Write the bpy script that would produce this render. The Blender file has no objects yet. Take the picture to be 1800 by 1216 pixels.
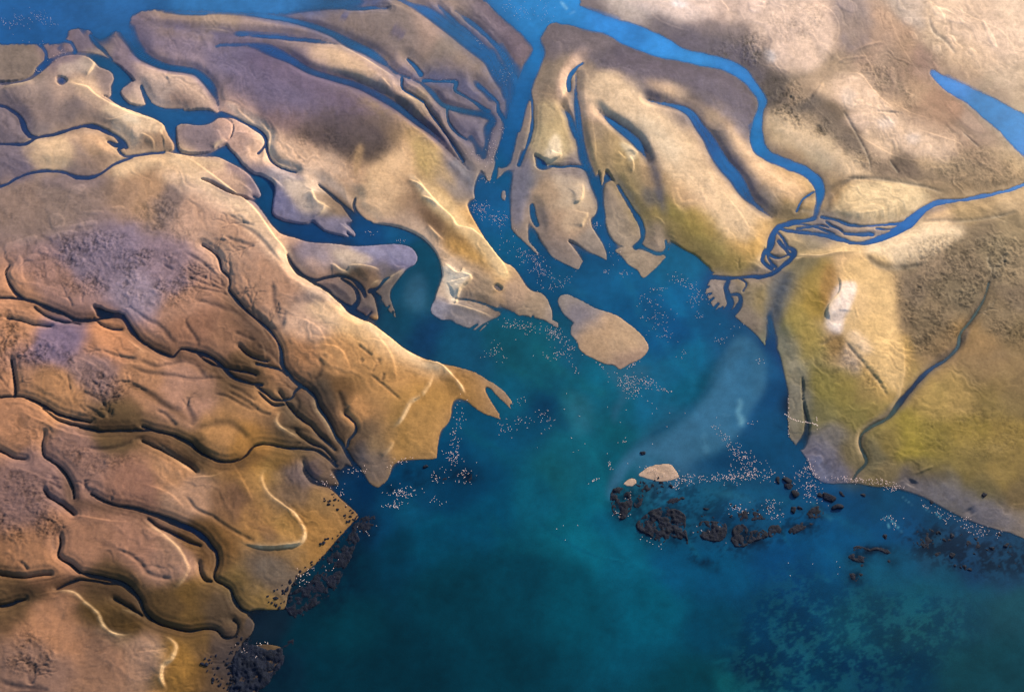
import bpy, math, random, time
import numpy as np
T0 = time.time()
R_ = math.radians
rng = np.random.default_rng(7)
random.seed(7)
scene = bpy.context.scene

# ------------------------------------------------------------------ camera
CAM_H = 745.0
PITCH = R_(50.0)
HFOV = R_(54.0)
FPX = 900.0 / math.tan(HFOV / 2)
cam_d = bpy.data.cameras.new("camera")
cam = bpy.data.objects.new("camera", cam_d)
scene.collection.objects.link(cam)
cam.location = (0, 0, CAM_H)
cam.rotation_euler = (math.pi / 2 - PITCH, 0, 0)
cam_d.sensor_fit = 'HORIZONTAL'
cam_d.sensor_width = 36.0
cam_d.lens = 18.0 / math.tan(HFOV / 2)
cam_d.clip_start = 1.0
cam_d.clip_end = 60000.0
scene.camera = cam

# ------------------------------------------------------------------ sky, sun, exposure
SUN_EL, SUN_AZ = R_(23.0), R_(40.0)       # azimuth measured from +Y towards +X
world = bpy.data.worlds.new("World")
scene.world = world
world.use_nodes = True
wn = world.node_tree
bg = wn.nodes["Background"]
sky = wn.nodes.new("ShaderNodeTexSky")
sky.sky_type = 'NISHITA'
sky.sun_disc = False
sky.sun_elevation = SUN_EL
sky.sun_rotation = SUN_AZ
sky.air_density = 1.3
sky.ozone_density = 2.0
wn.links.new(sky.outputs[0], bg.inputs[0])
bg.inputs[1].default_value = 0.11
sd = bpy.data.lights.new("sun", 'SUN')
sd.energy = 5.0
sd.angle = R_(0.6)
sd.color = (1.0, 0.80, 0.54)
sun = bpy.data.objects.new("sun", sd)
scene.collection.objects.link(sun)
sun.location = (300, 400, 900)
sun.rotation_euler = (math.pi / 2 - SUN_EL, 0, math.pi - SUN_AZ)
vs = scene.view_settings
vs.view_transform = 'Standard'
vs.look = 'None'
vs.gamma = 1.0
vs.exposure = 0.85

# ------------------------------------------------------------------ photo point -> point on the ground, and back
cp, sp = math.cos(PITCH), math.sin(PITCH)
def ground(u, v, z=0.0):
    x = (np.asarray(u, float) - 900) / FPX
    y = (608 - np.asarray(v, float)) / FPX
    dy = cp + y * sp
    dz = -sp + y * cp
    t = (z - CAM_H) / dz
    return x * t, dy * t
def pixel(X, Y):
    zc = Y * cp + CAM_H * sp
    yc = Y * sp - CAM_H * cp
    return 900 + X / zc * FPX, 608 - yc / zc * FPX

# ------------------------------------------------------------------ maps of the coast (one cell = about half a metre)
W, H = 1800, 1216
def new(v=0.0):
    return np.full((H, W), v, np.float32)
def cr(P, step=4.0, closed=False):
    """smooth curve through points"""
    P = np.asarray(P, float)
    n = len(P)
    out = []
    rngi = range(n if closed else n - 1)
    for i in rngi:
        if closed:
            a, b, c, d = P[(i - 1) % n], P[i], P[(i + 1) % n], P[(i + 2) % n]
        else:
            a, b, c, d = P[max(i - 1, 0)], P[i], P[i + 1], P[min(i + 2, n - 1)]
        k = max(1, int(np.hypot(*(c - b)[:2]) / step))
        for t in np.arange(k) / k:
            out.append(0.5 * (2 * b + (c - a) * t + (2 * a - 5 * b + 4 * c - d) * t * t + (3 * b - a - 3 * c + d) * t ** 3))
    if not closed:
        out.append(P[-1])
    return np.array(out)
def P2(s):
    a = np.array(s.split(), float)
    return a.reshape(-1, 2)
def P3(s):
    a = np.array(s.split(), float)
    return a.reshape(-1, 3)
def blur(A, s):
    if s <= 0: return A
    p = int(min(3 * s + 2, 400))
    B = np.pad(A, p, mode='reflect')
    h, w = B.shape
    fy = np.fft.fftfreq(h)[:, None]; fx = np.fft.rfftfreq(w)[None]
    G = np.exp(-2 * (math.pi * s) ** 2 * (fx * fx + fy * fy))
    return np.fft.irfft2(np.fft.rfft2(B) * G, s=(h, w))[p:-p, p:-p].astype(np.float32)
def fill(poly, smooth=True):
    """even-odd fill, 3 sub-rows; returns (slice, mask)"""
    Q = cr(poly, 5, True) if smooth else np.asarray(poly, float)
    x0, x1 = int(max(0, Q[:, 0].min() - 2)), int(min(W, Q[:, 0].max() + 3))
    y0, y1 = int(max(0, Q[:, 1].min() - 2)), int(min(H, Q[:, 1].max() + 3))
    if x1 <= x0 or y1 <= y0: return (slice(0, 0), slice(0, 0)), np.zeros((0, 0), np.float32)
    m = np.zeros((y1 - y0, x1 - x0), np.float32)
    A, B = Q, np.roll(Q, -1, 0)
    xs = np.arange(x0, x1)
    for j in range(y1 - y0):
        for sub in (0.17, 0.5, 0.83):
            y = y0 + j + sub
            c = (A[:, 1] <= y) != (B[:, 1] <= y)
            if not c.any(): continue
            a, b = A[c], B[c]
            xi = np.sort(a[:, 0] + (y - a[:, 1]) / (b[:, 1] - a[:, 1]) * (b[:, 0] - a[:, 0]))
            for k in range(0, len(xi) - 1, 2):
                m[j] += np.clip(np.minimum(xi[k + 1], xs + 1) - np.maximum(xi[k], xs), 0, 1) / 3
    return (slice(y0, y1), slice(x0, x1)), m
def dist(pts, R):
    """distance to a curve with width; returns slice, d, w, side, s(0..1 along)"""
    Q = pts
    x0, x1 = int(max(0, Q[:, 0].min() - R)), int(min(W, Q[:, 0].max() + R + 1))
    y0, y1 = int(max(0, Q[:, 1].min() - R)), int(min(H, Q[:, 1].max() + R + 1))
    if x1 <= x0 or y1 <= y0: return None
    sh = (y1 - y0, x1 - x0)
    D = np.full(sh, 1e6, np.float32); Wd = np.zeros(sh, np.float32)
    Sd = np.zeros(sh, np.float32); T = np.zeros(sh, np.float32)
    L = np.r_[0, np.cumsum(np.hypot(np.diff(Q[:, 0]), np.diff(Q[:, 1])))]
    tot = max(L[-1], 1e-6)
    for i in range(len(Q) - 1):
        a, b = Q[i], Q[i + 1]
        ax0 = int(max(x0, min(a[0], b[0]) - R)); ax1 = int(min(x1, max(a[0], b[0]) + R + 1))
        ay0 = int(max(y0, min(a[1], b[1]) - R)); ay1 = int(min(y1, max(a[1], b[1]) + R + 1))
        if ax1 <= ax0 or ay1 <= ay0: continue
        yy, xx = np.mgrid[ay0:ay1, ax0:ax1].astype(np.float32)
        xx += 0.5; yy += 0.5
        dx, dy = b[0] - a[0], b[1] - a[1]
        l2 = dx * dx + dy * dy + 1e-9
        t = np.clip(((xx - a[0]) * dx + (yy - a[1]) * dy) / l2, 0, 1)
        ex, ey = xx - a[0] - t * dx, yy - a[1] - t * dy
        d = np.sqrt(ex * ex + ey * ey)
        sl = (slice(ay0 - y0, ay1 - y0), slice(ax0 - x0, ax1 - x0))
        k = d < D[sl]
        D[sl] = np.where(k, d, D[sl])
        Wd[sl] = np.where(k, a[2] + t * (b[2] - a[2]), Wd[sl])
        Sd[sl] = np.where(k, np.sign(dx * ey - dy * ex), Sd[sl])
        T[sl] = np.where(k, (L[i] + t * (L[i + 1] - L[i])) / tot, T[sl])
    return (slice(y0, y1), slice(x0, x1)), D, Wd, Sd, T
def sst(x):
    x = np.clip(x, 0, 1)
    return x * x * (3 - 2 * x)
def fbm(seed, base, octs=4, gain=0.5, aspect=(1, 1)):
    """value noise over the map by blurring white noise"""
    r = np.random.default_rng(seed)
    out = new()
    amp = 1.0
    for o in range(octs):
        s = base / 2 ** o
        gh, gw = int(H / s * aspect[1]) + 4, int(W / s * aspect[0]) + 4
        g = r.random((gh, gw)).astype(np.float32)
        yy = np.linspace(0, gh - 2.001, H); xx = np.linspace(0, gw - 2.001, W)
        yi, xi = yy.astype(int), xx.astype(int)
        fy, fx = sst(yy - yi)[:, None], sst(xx - xi)[None]
        n = (g[yi][:, xi] * (1 - fx) + g[yi][:, xi + 1] * fx) * (1 - fy) + (g[yi + 1][:, xi] * (1 - fx) + g[yi + 1][:, xi + 1] * fx) * fy
        out += amp * (n.astype(np.float32) - 0.5)
        amp *= gain
    return out
# ------------------------------------------------------------------ shorelines: water cut into the flats, then the bars standing in it
M = new(1.0)
def water(s, soft=0, smooth=True):
    global M
    sl, m = fill(P2(s), smooth)
    if soft:
        f = new(); f[sl] = m; M *= 1 - blur(f, soft)
    else: M[sl] *= 1 - m
def land(s, soft=0, smooth=True):
    global M
    sl, m = fill(P2(s), smooth)
    if soft:
        f = new(); f[sl] = m; f = blur(f, soft); M += (1 - M) * f
    else: M[sl] += (1 - M[sl]) * m
BANK = new(1.0)
BANKW = 1.9
LIP = 0.06
CH = new(0.0)
NARROW = 1.0
RIM = 0.0
def chan(s, bank=7, soft=0.8):
    """creek with standing water"""
    Q = cr(P3(s), 3)
    wob = np.cumsum(rng.normal(0, .35, len(Q))); wob -= np.linspace(wob[0], wob[-1], len(Q)); Q[:, 1] += np.clip(wob, -1.6, 1.6)
    bank = bank * BANKW
    vf = np.clip(6.0 / Q[:, 2], 0.12, 1.0)
    Q[:, 2] = Q[:, 2] * NARROW * (1 + vf * (0.24 * np.sin(np.arange(len(Q)) * 0.29 + len(Q)) + 0.12 * np.sin(np.arange(len(Q)) * 0.71)))
    soft = soft * 1.3
    r = dist(Q, Q[:, 2].max() / 2 + bank * 2.7 + 4)
    if r is None: return
    sl, D, Wd, _, T = r
    taper = np.clip(np.minimum(T, 1 - T) * 12 + 0.35, 0, 1)
    e = D - Wd / 2
    if soft > 2:
        film_(sl, D, Wd * 0.75 + 7, T, 0.75)
    CH[sl] = np.maximum(CH[sl], np.clip(0.8 - e / 2, 0, 1) * (1.0 if soft < 2 else 0.4))
    M[sl] = np.minimum(M[sl], np.clip(e / soft * 0.5 + 0.5, 0, 1))
    BANK[sl] = np.minimum(BANK[sl], (LIP * sst(e / 3.2) + (0.92 - LIP) * sst(e / (bank * 2.6)) + 0.08 + RIM * np.exp(-((e - bank * 1.1) / (bank * .35)) ** 2)))
FILM = new(0.0)
def film_(sl, D, Wd, T, a):
    f = a * np.exp(-(D / (Wd * 0.6)) ** 2) * sst(np.minimum(T, 1 - T) * 4 + .05)
    FILM[sl] = np.maximum(FILM[sl], f)
def film(s, a=0.8):
    """a skin of water lying on the sand, fading out at its sides"""
    Q = cr(P3(s), 4)
    r = dist(Q, Q[:, 2].max() * 1.3 + 3)
    if r is None: return
    sl, D, Wd, _, T = r
    film_(sl, D, Wd, T, a)
# top-left lagoon
water("-60 -60 760 -60 700 -6 680 0 620 5 560 8 530 16 500 24 440 24 380 20 300 19 240 23 228 40 232 60 238 80 226 75 215 60 205 52 195 62 186 68 180 80 172 72 163 60 158 52 140 48 124 50 116 60 118 74 100 80 84 77 72 80 55 79 40 78 0 80 -60 80", 6)
water("-60 140 0 144 30 142 50 136 60 128 62 120 70 112 78 106 90 102 105 95 114 92 130 91 150 92 170 95 190 103 200 109 215 120 235 140 248 155 255 168 262 178 275 189 290 193 310 195 340 194 365 193 380 198 395 203 405 211 411 222 411 234 406 244 400 250 402 260 415 272 430 290 446 305 458 308 470 313 484 325 482 350 480 375 500 388 540 394 549 388 570 405 600 414 622 417 626 414 620 404 606 392 637 390 660 393 690 397 720 406 745 420 760 435 770 450 775 465 778 480 777 492 770 510 765 525 757 540 757 550 775 563 800 568 830 640 700 600 660 574 640 564 628 556 640 554 664 562 662 545 656 520 652 508 660 516 668 522 676 536 684 548 692 558 700 561 698 552 690 535 685 513 700 490 715 471 727 467 733 458 733 448 725 438 712 432 690 430 660 432 620 434 590 430 545 427 520 420 500 415 490 410 478 398 468 384 458 370 448 358 430 352 404 344 374 328 352 318 372 322 400 337 430 347 452 350 459 344 452 330 440 312 420 296 397 284 385 278 370 277 345 278 320 274 300 270 284 266 300 266 306 262 303 252 295 240 290 228 285 218 270 210 250 203 230 196 210 188 195 178 186 173 178 167 192 172 195 165 194 150 199 142 198 132 190 125 175 120 167 112 160 106 150 100 130 98 115 100 100 105 85 118 65 135 50 144 40 147 20 150 0 152 -60 156")
land("311 222 325 219 350 222 372 218 385 208 398 211 407 218 409 230 403 242 396 248 401 252 390 257 378 264 368 268 345 271 325 269 315 262 311 240")
land("212 162 222 152 234 145 246 147 250 158 249 165 253 180 258 184 245 186 230 183 220 175")
land("416 216 432 222 446 232 448 242 444 265 438 292 430 292 416 272 404 256 404 250 412 240 417 228")
# big lagoon
water("832 335 834 350 824 352 820 359 826 376 840 400 855 425 870 445 885 462 900 468 912 482 925 503 935 512 950 514 960 522 968 540 972 555 970 562 981 565 982 579 970 572 955 563 940 560 920 555 912 556 900 548 885 540 876 534 875 545 882 552 870 560 860 563 846 584 820 576 800 569 775 563 740 570 690 560 660 570 700 606 720 619 745 631 770 639 800 644 830 652 842 657 856 666 870 674 885 685 896 698 904 712 905 723 897 720 885 708 872 696 862 684 853 680 855 690 864 705 876 722 890 742 870 735 850 728 832 716 820 705 808 700 798 702 793 714 793 730 787 745 776 753 772 768 770 790 768 806 750 808 720 808 702 810 690 817 687 830 683 842 672 852 664 858 656 855 646 846 641 832 632 828 622 822 606 815 600 826 590 824 580 826 590 840 596 853 575 850 556 845 575 856 590 868 602 880 616 890 626 899 632 908 622 917 604 936 588 953 572 972 556 990 540 1002 524 1012 514 1026 506 1048 502 1070 478 1071 450 1070 432 1078 447 1095 442 1112 424 1130 426 1145 455 1133 486 1133 497 1140 496 1158 488 1176 470 1195 450 1212 430 1240 440 1290 1900 1290 1900 985 1800 948 1780 938 1750 930 1720 921 1680 904 1640 882 1620 872 1590 862 1560 855 1540 856 1510 850 1490 849 1460 851 1440 846 1426 832 1418 808 1402 788 1388 770 1385 750 1384 720 1386 690 1380 660 1372 625 1362 606 1352 585 1349 560 1346 586 1346 610 1335 596 1320 580 1300 565 1289 555 1285 548 1275 551 1265 540 1258 547 1250 536 1244 525 1239 514 1243 500 1250 490 1252 478 1248 470 1238 463 1225 450 1205 440 1190 430 1180 425 1160 420 1148 432 1125 422 1128 400 1112 370 1092 338 1080 318 1064 300 1058 330 1053 300 1043 318 1036 295 1000 291 940 290 918 262 905 296 890 300 868 318 845 300 838 312")
land("925 240 936 250 918 275 905 295 900 320 898 345 898 395 902 408 920 425 940 445 950 453 944 440 930 424 927 405 928 390 935 398 945 410 948 420 955 430 962 438 968 450 985 460 1000 468 1016 475 1022 465 1026 459 1018 450 1008 437 998 427 998 423 1010 427 1030 440 1050 450 1068 459 1068 450 1062 435 1050 415 1040 400 1037 384 1045 378 1052 360 1050 345 1043 325 1040 305 1036 295 1025 292 1000 290 980 290 962 300 945 298 935 280")
land("1062 330 1068 322 1078 320 1095 350 1110 375 1122 395 1126 412 1122 425 1110 433 1095 434 1080 425 1068 405 1063 370")
land("1080 441 1095 436 1112 436 1130 441 1150 446 1172 450 1165 458 1152 473 1130 490 1120 476 1103 465 1092 450")
land("1128 424 1150 432 1168 416 1176 440 1150 440 1130 432")
land("1072 262 1090 262 1110 290 1150 300 1172 400 1150 430 1132 420 1128 398 1108 362 1086 328 1070 300")
land("979 530 984 519 998 517 1015 524 1030 532 1050 543 1080 552 1110 572 1130 590 1142 610 1140 618 1125 632 1105 642 1094 648 1088 651 1080 643 1060 640 1045 632 1030 625 1018 615 1012 598 1003 590 1003 575 1008 568 1000 562 990 552 984 542", 0.8)
land("862 262 868 260 874 268 876 290 870 312 858 320 853 308 856 285")
land("882 336 888 334 889 348 886 355 881 350")
# shingle islet and its spit, both paling under water
land("1120 836 1132 824 1150 816 1178 814 1186 822 1196 838 1180 845 1165 848 1150 846 1135 842", 0.6)
land("1094 852 1105 840 1118 840 1120 850 1108 856", 0.6)
# finger of water behind the right hand beach
water("1409 660 1413 680 1412 700 1418 725 1424 750 1420 780 1412 790 1400 785 1408 768 1413 750 1411 720 1408 690", 1)
# pool beside the bar tip, small pools
water("938 271 948 276 962 288 955 300 946 296 940 285")
water("98 136 106 134 116 138 120 144 110 152 102 150", 1)
water("866 502 876 500 884 508 882 513 872 511")
water("163 538 178 540 190 546 206 550 218 557 228 575 240 588 236 592 226 584 216 564 200 560 186 562 170 556 166 548", 0.5)
water("206 548 222 555 204 558")
# upper channels
film("690 -4 19 720 8 26.6 750 22 26.6 790 50 34.2 830 80 38 858 102 34.2 868 120 30.4 878 140 30.4 888 165 26.6 896 190 22.8", 0.85)
chan("690 -4 3.675 720 8 5.145 750 22 5.145 790 50 6.615 830 80 7.35 858 102 6.615 868 120 5.88 878 140 5.88 888 165 5.145 896 190 4.41", 3, 2.4)
chan("850 -10 20  880 12 26  905 34 26  928 58 20  944 82 16  946 96 22  936 118 26  926 140 26  920 165 26  912 190 24  902 220 26  893 250 26  884 280 30", 6, 4)
water("856 -20 1010 -20 1012 20 990 34 964 44 952 66 944 70 928 52 900 30", 4)
chan("990 22 40  1030 36 34  1065 46 30  1100 60 38  1135 74 40  1165 86 34  1200 99 22  1240 108 20  1275 116 20  1305 132 18  1326 156 14  1340 178 12  1337 195 8  1332 215 16  1330 240 22  1334 260 22  1350 274 18  1380 288 15  1415 302 18  1436 320 18  1442 340 16  1438 362 12  1432 384 7", 9, 3)
chan("1640 128 12  1660 144 20  1700 166 26  1740 190 38  1775 215 48  1815 250 60  1850 280 66", 12, 3)
chan("1000 160 5  1000 140 6  1010 124 6  1024 112 3", 3)
film("988 188 4.8 1000 205 12 1006 222 16.8 1012 238 14.4 1016 255 7.2", 0.7)
chan("988 188 1.575 1000 205 2.625 1006 222 3.675 1012 238 3.15 1016 255 1.575", 3, 2.4)
film("1013 130 6 1012 170 10 1017 215 14 1021 252 18 1026 278 22 1036 300 18 1044 322 18 1053 350 20 1058 380 28", 0.75)
chan("1013 130 2.7 1012 170 4.5 1017 215 6.3 1021 252 8.1 1026 278 9.9 1036 300 8.1 1044 322 8.1 1053 350 9 1058 380 12.6", 3, 2.4)
film("1050 193 4 1064 206 8 1084 222 16 1102 236 20 1118 250 22 1130 268 14 1138 284 6", 0.85)
chan("1050 193 2.25 1064 206 2.25 1084 222 4.2 1102 236 5.25 1118 250 5.775 1130 268 3.675 1138 284 2.25", 3, 2.4)
film("1136 176 6.6 1165 183 11 1195 190 13.2 1215 202 17.6 1230 224 22 1244 242 26.4 1256 264 30.8 1272 290 30.8 1292 312 30.8 1312 344 26.4 1334 366 15.4 1356 382 6.6", 0.9)
chan("1136 176 2.25 1165 183 3.75 1195 190 4.5 1215 202 6 1230 224 7.5 1244 242 9 1256 264 10.5 1272 290 10.5 1292 312 10.5 1312 344 9 1334 366 5.25 1356 382 2.25", 3, 2.4)
chan("1086 326 2  1106 358 4  1118 378 6  1128 398 7  1129 420 8  1118 434 9", 4)
chan("1170 424 3 1172 436 5 1160 446 4 1140 440 3 1124 430 3", 4)
chan("935 362 7  938 382 8  944 396 5", 4)
# top-left braids
chan("70 80 4  80 92 4  81 106 5", 3)
chan("112 72 2 124 76 3 131 86 3 132 92 4", 3)
chan("158 62 2 170 78 4 184 92 4 196 106 3", 3, 1)
film("218 52 46.8 228 74 32.4 242 92 25.2 262 106 19.8 292 118 16.2 325 123 14.4 345 128 16.2 362 142 19.8 374 158 19.8 382 178 18 385 198 10.8", 0.85)
chan("218 52 10.92 228 74 7.56 242 92 5.88 262 106 4.62 292 118 3.78 325 123 3.36 345 128 3.78 362 142 4.62 374 158 4.62 382 178 4.2 385 198 2.52", 3, 2.4)
chan("248 152 5  254 166 5  262 180 4", 3)
chan("262 184 5  285 192 4  320 194 3", 3)
chan("388 200 5  410 206 4  430 216 4  450 226 5  463 236 6  468 248 6  462 260 5  454 270 4", 4)
chan("468 250 3  470 268 4  478 284 4  492 294 3  520 304 2", 3)
chan("-10 186 3  8 188 4  25 198 5  38 212 6  44 228 7  54 240 6  66 242 4", 5)
chan("-10 254 3  18 255 3  40 254 4  54 248 4  66 242 4  90 238 4  110 232 4  135 225 5  158 224 6  182 230 6  202 240 7  216 252 8  222 260 5", 5)
chan("190 250 3 202 256 5 216 258 5 208 265 4 218 276 4 235 276 3 262 272 3 288 268 4", 4)
chan("-10 332 5  10 326 3  35 312 3  65 304 4  90 302 3  110 304 4  135 312 5  155 314 5  175 308 4  190 298 3  205 288 3 232 277 3", 5)
film("380 19 4 450 26 8 500 34 10 545 45 12 580 58 14 605 72 22 625 82 24 650 94 24 675 112 28 695 130 28 720 138 20", 0.8)
chan("380 19 1.575 450 26 1.575 500 34 1.8375 545 45 2.205 580 58 2.5725 605 72 4.0425 625 82 4.41 650 94 4.41 675 112 5.145 695 130 5.145 720 138 3.675", 3, 2.4)
film("240 36 16 290 44 16 340 50 18 400 60 20 450 57 14 500 60 12 560 68 12 602 74 12", 0.6)
film("380 82 44 430 80 48.4 470 88 44 510 106 22 545 126 17.6 590 140 17.6 630 152 22 670 172 26.4 705 194 22 730 214 17.6 760 236 15.4 785 262 15.4 812 288 17.6 824 300 17.6", 0.8)
chan("380 82 4.62 430 80 5.082 470 88 4.62 510 106 2.31 545 126 1.848 590 140 1.848 630 152 2.31 670 172 2.772 705 194 2.31 730 214 1.848 760 236 1.617 785 262 1.617 812 288 1.848 824 300 1.848", 3, 2.4)
film("720 138 16.8 740 146 16.8 750 154 16.8 760 164 16.8 775 182 12 795 190 12 830 198 14.4 858 204 19.2 866 214 19.2 858 226 24 856 250 33.6 850 275 43.2", 0.7)
chan("720 138 3.675 740 146 3.675 750 154 3.675 760 164 3.675 775 182 2.625 795 190 2.625 830 198 3.15 858 204 4.2 866 214 4.2 858 226 5.25 856 250 7.35 850 275 9.45", 3, 2.4)
chan("744 142 4  770 144 4  800 143 5  800 158 4  815 168 3  840 184 4  858 196 5", 4, 1.4)
chan("716 105 3  730 118 5  740 132 6", 4, 1.4)
chan("706 138 3 708 158 3 730 172 3 744 180 3", 3, 1.2)
chan("786 190 3 788 215 3 804 236 3 820 246 2", 3, 1.2)
chan("840 150 3 858 165 3 874 180 4 876 195 4 888 215 5 898 232 6", 4, 1.4)
film("866 90 13 876 112 18.2 886 130 26 890 160 23.4 894 190 20.8", 0.7)
chan("866 90 2.625 876 112 3.675 886 130 5.25 890 160 4.725 894 190 4.2", 3, 2.4)
# lobes beside the big meander
chan("505 448 3  512 464 5  524 478 6  540 488 7  556 492 5  576 488 3  600 487 4  620 494 5  636 508 6  642 522 3", 4)
chan("540 490 5  556 500 4  574 510 4  588 522 5  602 534 6  618 546 9  636 556 10", 4)
chan("600 490 2 615 500 4 626 512 5 630 528 6 622 540 7", 4)
chan("650 512 6 664 506 4 676 492 5 684 488 2", 4)
chan("656 515 7 666 524 8", 4)
chan("560 325 2 578 340 3 592 352 4 604 362 5 618 376 10 632 388 9 650 393 7", 5)
chan("624 350 2 622 362 4 628 376 6 640 388 6", 5)
chan("877 545 3 860 538 2 835 530 2 800 525 1", 3)
# right hand delta
chan("1815 318 3.75 1796 326 3.75 1770 336 4.375 1730 346 5 1690 352 5 1655 356 6.25 1630 366 10 1608 384 15 1592 398 15 1570 411 12.5 1545 421 8.75 1524 427 6.25 1500 428 5 1478 422 6.25 1450 414 6.25 1420 410 5 1395 406 3.75 1370 402 5", 5)
chan("1432 384 7.5 1410 389 5 1384 393 6.25 1368 400 8.75 1358 414 11.25 1354 432 10 1350 444 5", 5)
chan("1444 382 3.75 1470 388 3.75 1492 396 3.75 1520 397 2.5 1560 396 2.5 1588 392 3.75", 4)
chan("1484 411 3.75 1510 412 5 1534 413 5", 3)
chan("1368 424 3.75 1380 438 5 1388 448 5 1397 444 3.75", 3)
chan("1388 436 5 1397 444 6.25 1390 456 6.25 1378 466 6.25 1362 478 7.5 1340 486 5 1310 488 3.75 1285 490 5 1250 487 5", 4)
chan("1356 430 3.75 1350 448 5 1356 462 3.75 1364 470 3.75", 3)
chan("1345 440 5 1340 455 5 1346 466 5 1356 472 6.25", 3)
chan("1281 492 5 1276 506 6.25 1280 520 7.5 1284 534 8.75 1276 548 10", 4)
chan("1284 518 2.5 1298 518 5 1302 528 6.25 1296 542 7.5 1286 552 8.75", 4)
chan("1645 642 3  1625 658 5  1602 684 7  1582 708 8  1568 728 6  1556 738 3", 6)
chan("1364 606 8  1356 580 6  1352 556 4", 5, 3)
# creeks of the left flats
BANKW = 1.35
LIP = 0.30
NARROW = 0.66
RIM = 0.16
chan("-10 524 3  10 525 4  30 527 3  55 531 6  75 539 7  95 546 8  115 554 7  135 564 6  160 565 5  180 560 4  196 556 5", 7)
chan("16 468 3  10 480 4  14 495 5  24 512 6  38 525 6  55 531 5", 6)
chan("216 556 8  226 572 9  238 588 7  250 600 6  268 612 5  290 622 5  305 626 4  318 614 4  340 618 6  365 626 8  385 640 8  400 656 7  415 668 6  440 675 5  460 677 5", 7)
chan("356 432 3  372 441 4  384 452 5  388 466 5  390 474 4  402 486 5  404 498 5  402 508 5  412 522 6  428 540 6  446 556 5  470 576 5  486 596 5  494 616 7  496 640 8  508 658 8  522 674 8  540 684 6", 7)
chan("-10 701 3  15 699 3  40 699 4  62 706 6  85 718 7  104 728 8  122 734 6  160 742 3", 7)
chan("140 752 2 170 758 3  205 759 3  240 758 3  270 756 3", 5)
chan("250 750 3  285 760 5  315 770 7  335 780 8  345 790 8  362 802 6  385 811 4  410 812 4  430 804 4  442 790 4  450 785 3  470 782 3  500 787 3  530 790 3  556 794 4  575 805 4  592 820 5", 7)
chan("-10 786 3  5 794 4  22 804 3  45 808 2", 6)
chan("82 806 4  100 818 6  112 830 6  122 845 7  128 860 7  130 876 4", 7)
chan("160 868 3  178 878 5  205 888 5  240 895 6  270 905 9  300 915 12  325 925 14  345 935 14  360 945 12  370 958 9  380 970 9  382 990 6  376 1008 3  380 1020 3  395 1028 4  405 1036 6  412 1055 7  424 1070 6  440 1078 5", 7)
chan("-10 1066 4  10 1064 6  30 1058 5  45 1054 2", 6)
chan("100 1035 3  130 1022 5  150 1020 3  190 1026 3  215 1026 4", 5)
chan("144 1007 3  160 1010 8  190 1016 10  215 1024 12  230 1035 11  245 1052 9  252 1070 7  262 1084 6  278 1094 4  295 1100 3  330 1108 3  360 1104 3  380 1106 3  392 1118 3  405 1120 3  416 1112 3  418 1098 3  410 1090 4", 6)
chan("106 944 2  106 958 4  102 976 5  110 985 5  125 993 6  140 1006 6", 6)
chan("450 640 3 470 645 3  492 650 4  505 660 5", 5)
chan("450 678 4  468 692 4  482 702 4  500 704 4  514 698 4  518 688 4  528 680 4", 5)
chan("548 690 7  556 702 6  560 715 6  572 732 7  582 750 7  590 768 6  602 782 6  612 800 8  622 815 10  630 825 12", 6)
chan("606 728 4  616 736 5  625 746 6  624 760 5  614 772 4  610 785 4", 5)
chan("540 685 6 552 696 6", 6)
chan("532 812 3  536 828 7  548 842 8  566 850 8  584 856 5", 6, 2)
chan("79 762 2  74 780 3  76 800 3  84 808 3", 5)
chan("20 634 4 24 660 6 27 685 6 26 697 5", 5)
chan("78 862 2  86 874 4  100 882 3  115 892 4  130 905 3", 5)

film("440 10 30 490 14 34 540 12 30 600 6 26 680 2 22", .8)
film("225 40 30 232 70 26 238 100 20", .7)
film("850 60 16 880 90 20 900 130 26 905 170 30 895 230 30 880 270 34", .75)
film("820 230 16 838 258 20 842 282 24", .7)
film("1100 88 40 1060 95 16 1010 118 18", .5)
film("100 80 20 110 90 16 120 96 14", .5)
film("140 56 26 150 50 22", .5)
film("200 60 20 190 80 14", .5)
film("0 130 20 40 120 10", .2)
film("1358 600 20 1354 560 22 1360 520 22 1376 490 16 1400 470 10", .55)
film("1310 210 30 1325 235 24 1330 262 20", .5)
film("1170 172 20 1210 184 26 1240 215 30 1262 250 26", .45)
film("1440 820 30 1455 838 26", .5)
film("1605 845 16 1600 856 16", .5)
film("1700 895 12 1708 908 14", .5)
film("470 1090 40 480 1110 50", .5)
film("1300 505 14 1280 498 12 1260 500 12", .3)

BANKW = 1.6
LIP = 0.2
NARROW = 1.0
chan("1738 498 2 1728 530 2.4 1706 566 3 1688 588 3.4 1683 612 4 1664 632 4 1645 643 4", 5)
chan("1556 738 4 1530 752 3 1514 766 3 1511 785 3 1519 802 3 1522 816 3 1508 830 3 1500 842 3", 5)
chan("930 160 3 936 190 3 934 230 4 924 262 4 912 290 5", 4)
chan("905 135 3 912 170 4 918 200 4 912 230 4", 4)
chan("875 270 4 872 295 5 866 320 6", 4)
chan("770 10 3 800 40 4 830 66 4 852 90 4", 4, 1.6)
chan("800 20 3 850 60 4 880 90 4 900 120 5", 4, 1.6)
chan("560 8 3 620 14 3 680 16 3", 4, 1.6)
chan("290 20 2 340 24 2 380 22 2", 4, 1.6)
chan("420 60 3 480 66 3 540 72 3 590 78 3", 4, 1.6)
chan("745 180 2 760 205 3 780 232 3 800 262 3 815 285 3", 4, 1.4)
chan("1000 292 2 1020 294 3 1036 300 4", 3)
chan("965 292 2 985 294 2 1002 292 2", 3)
chan("1400 372 3 1412 350 3 1430 338 2", 4)

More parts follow.
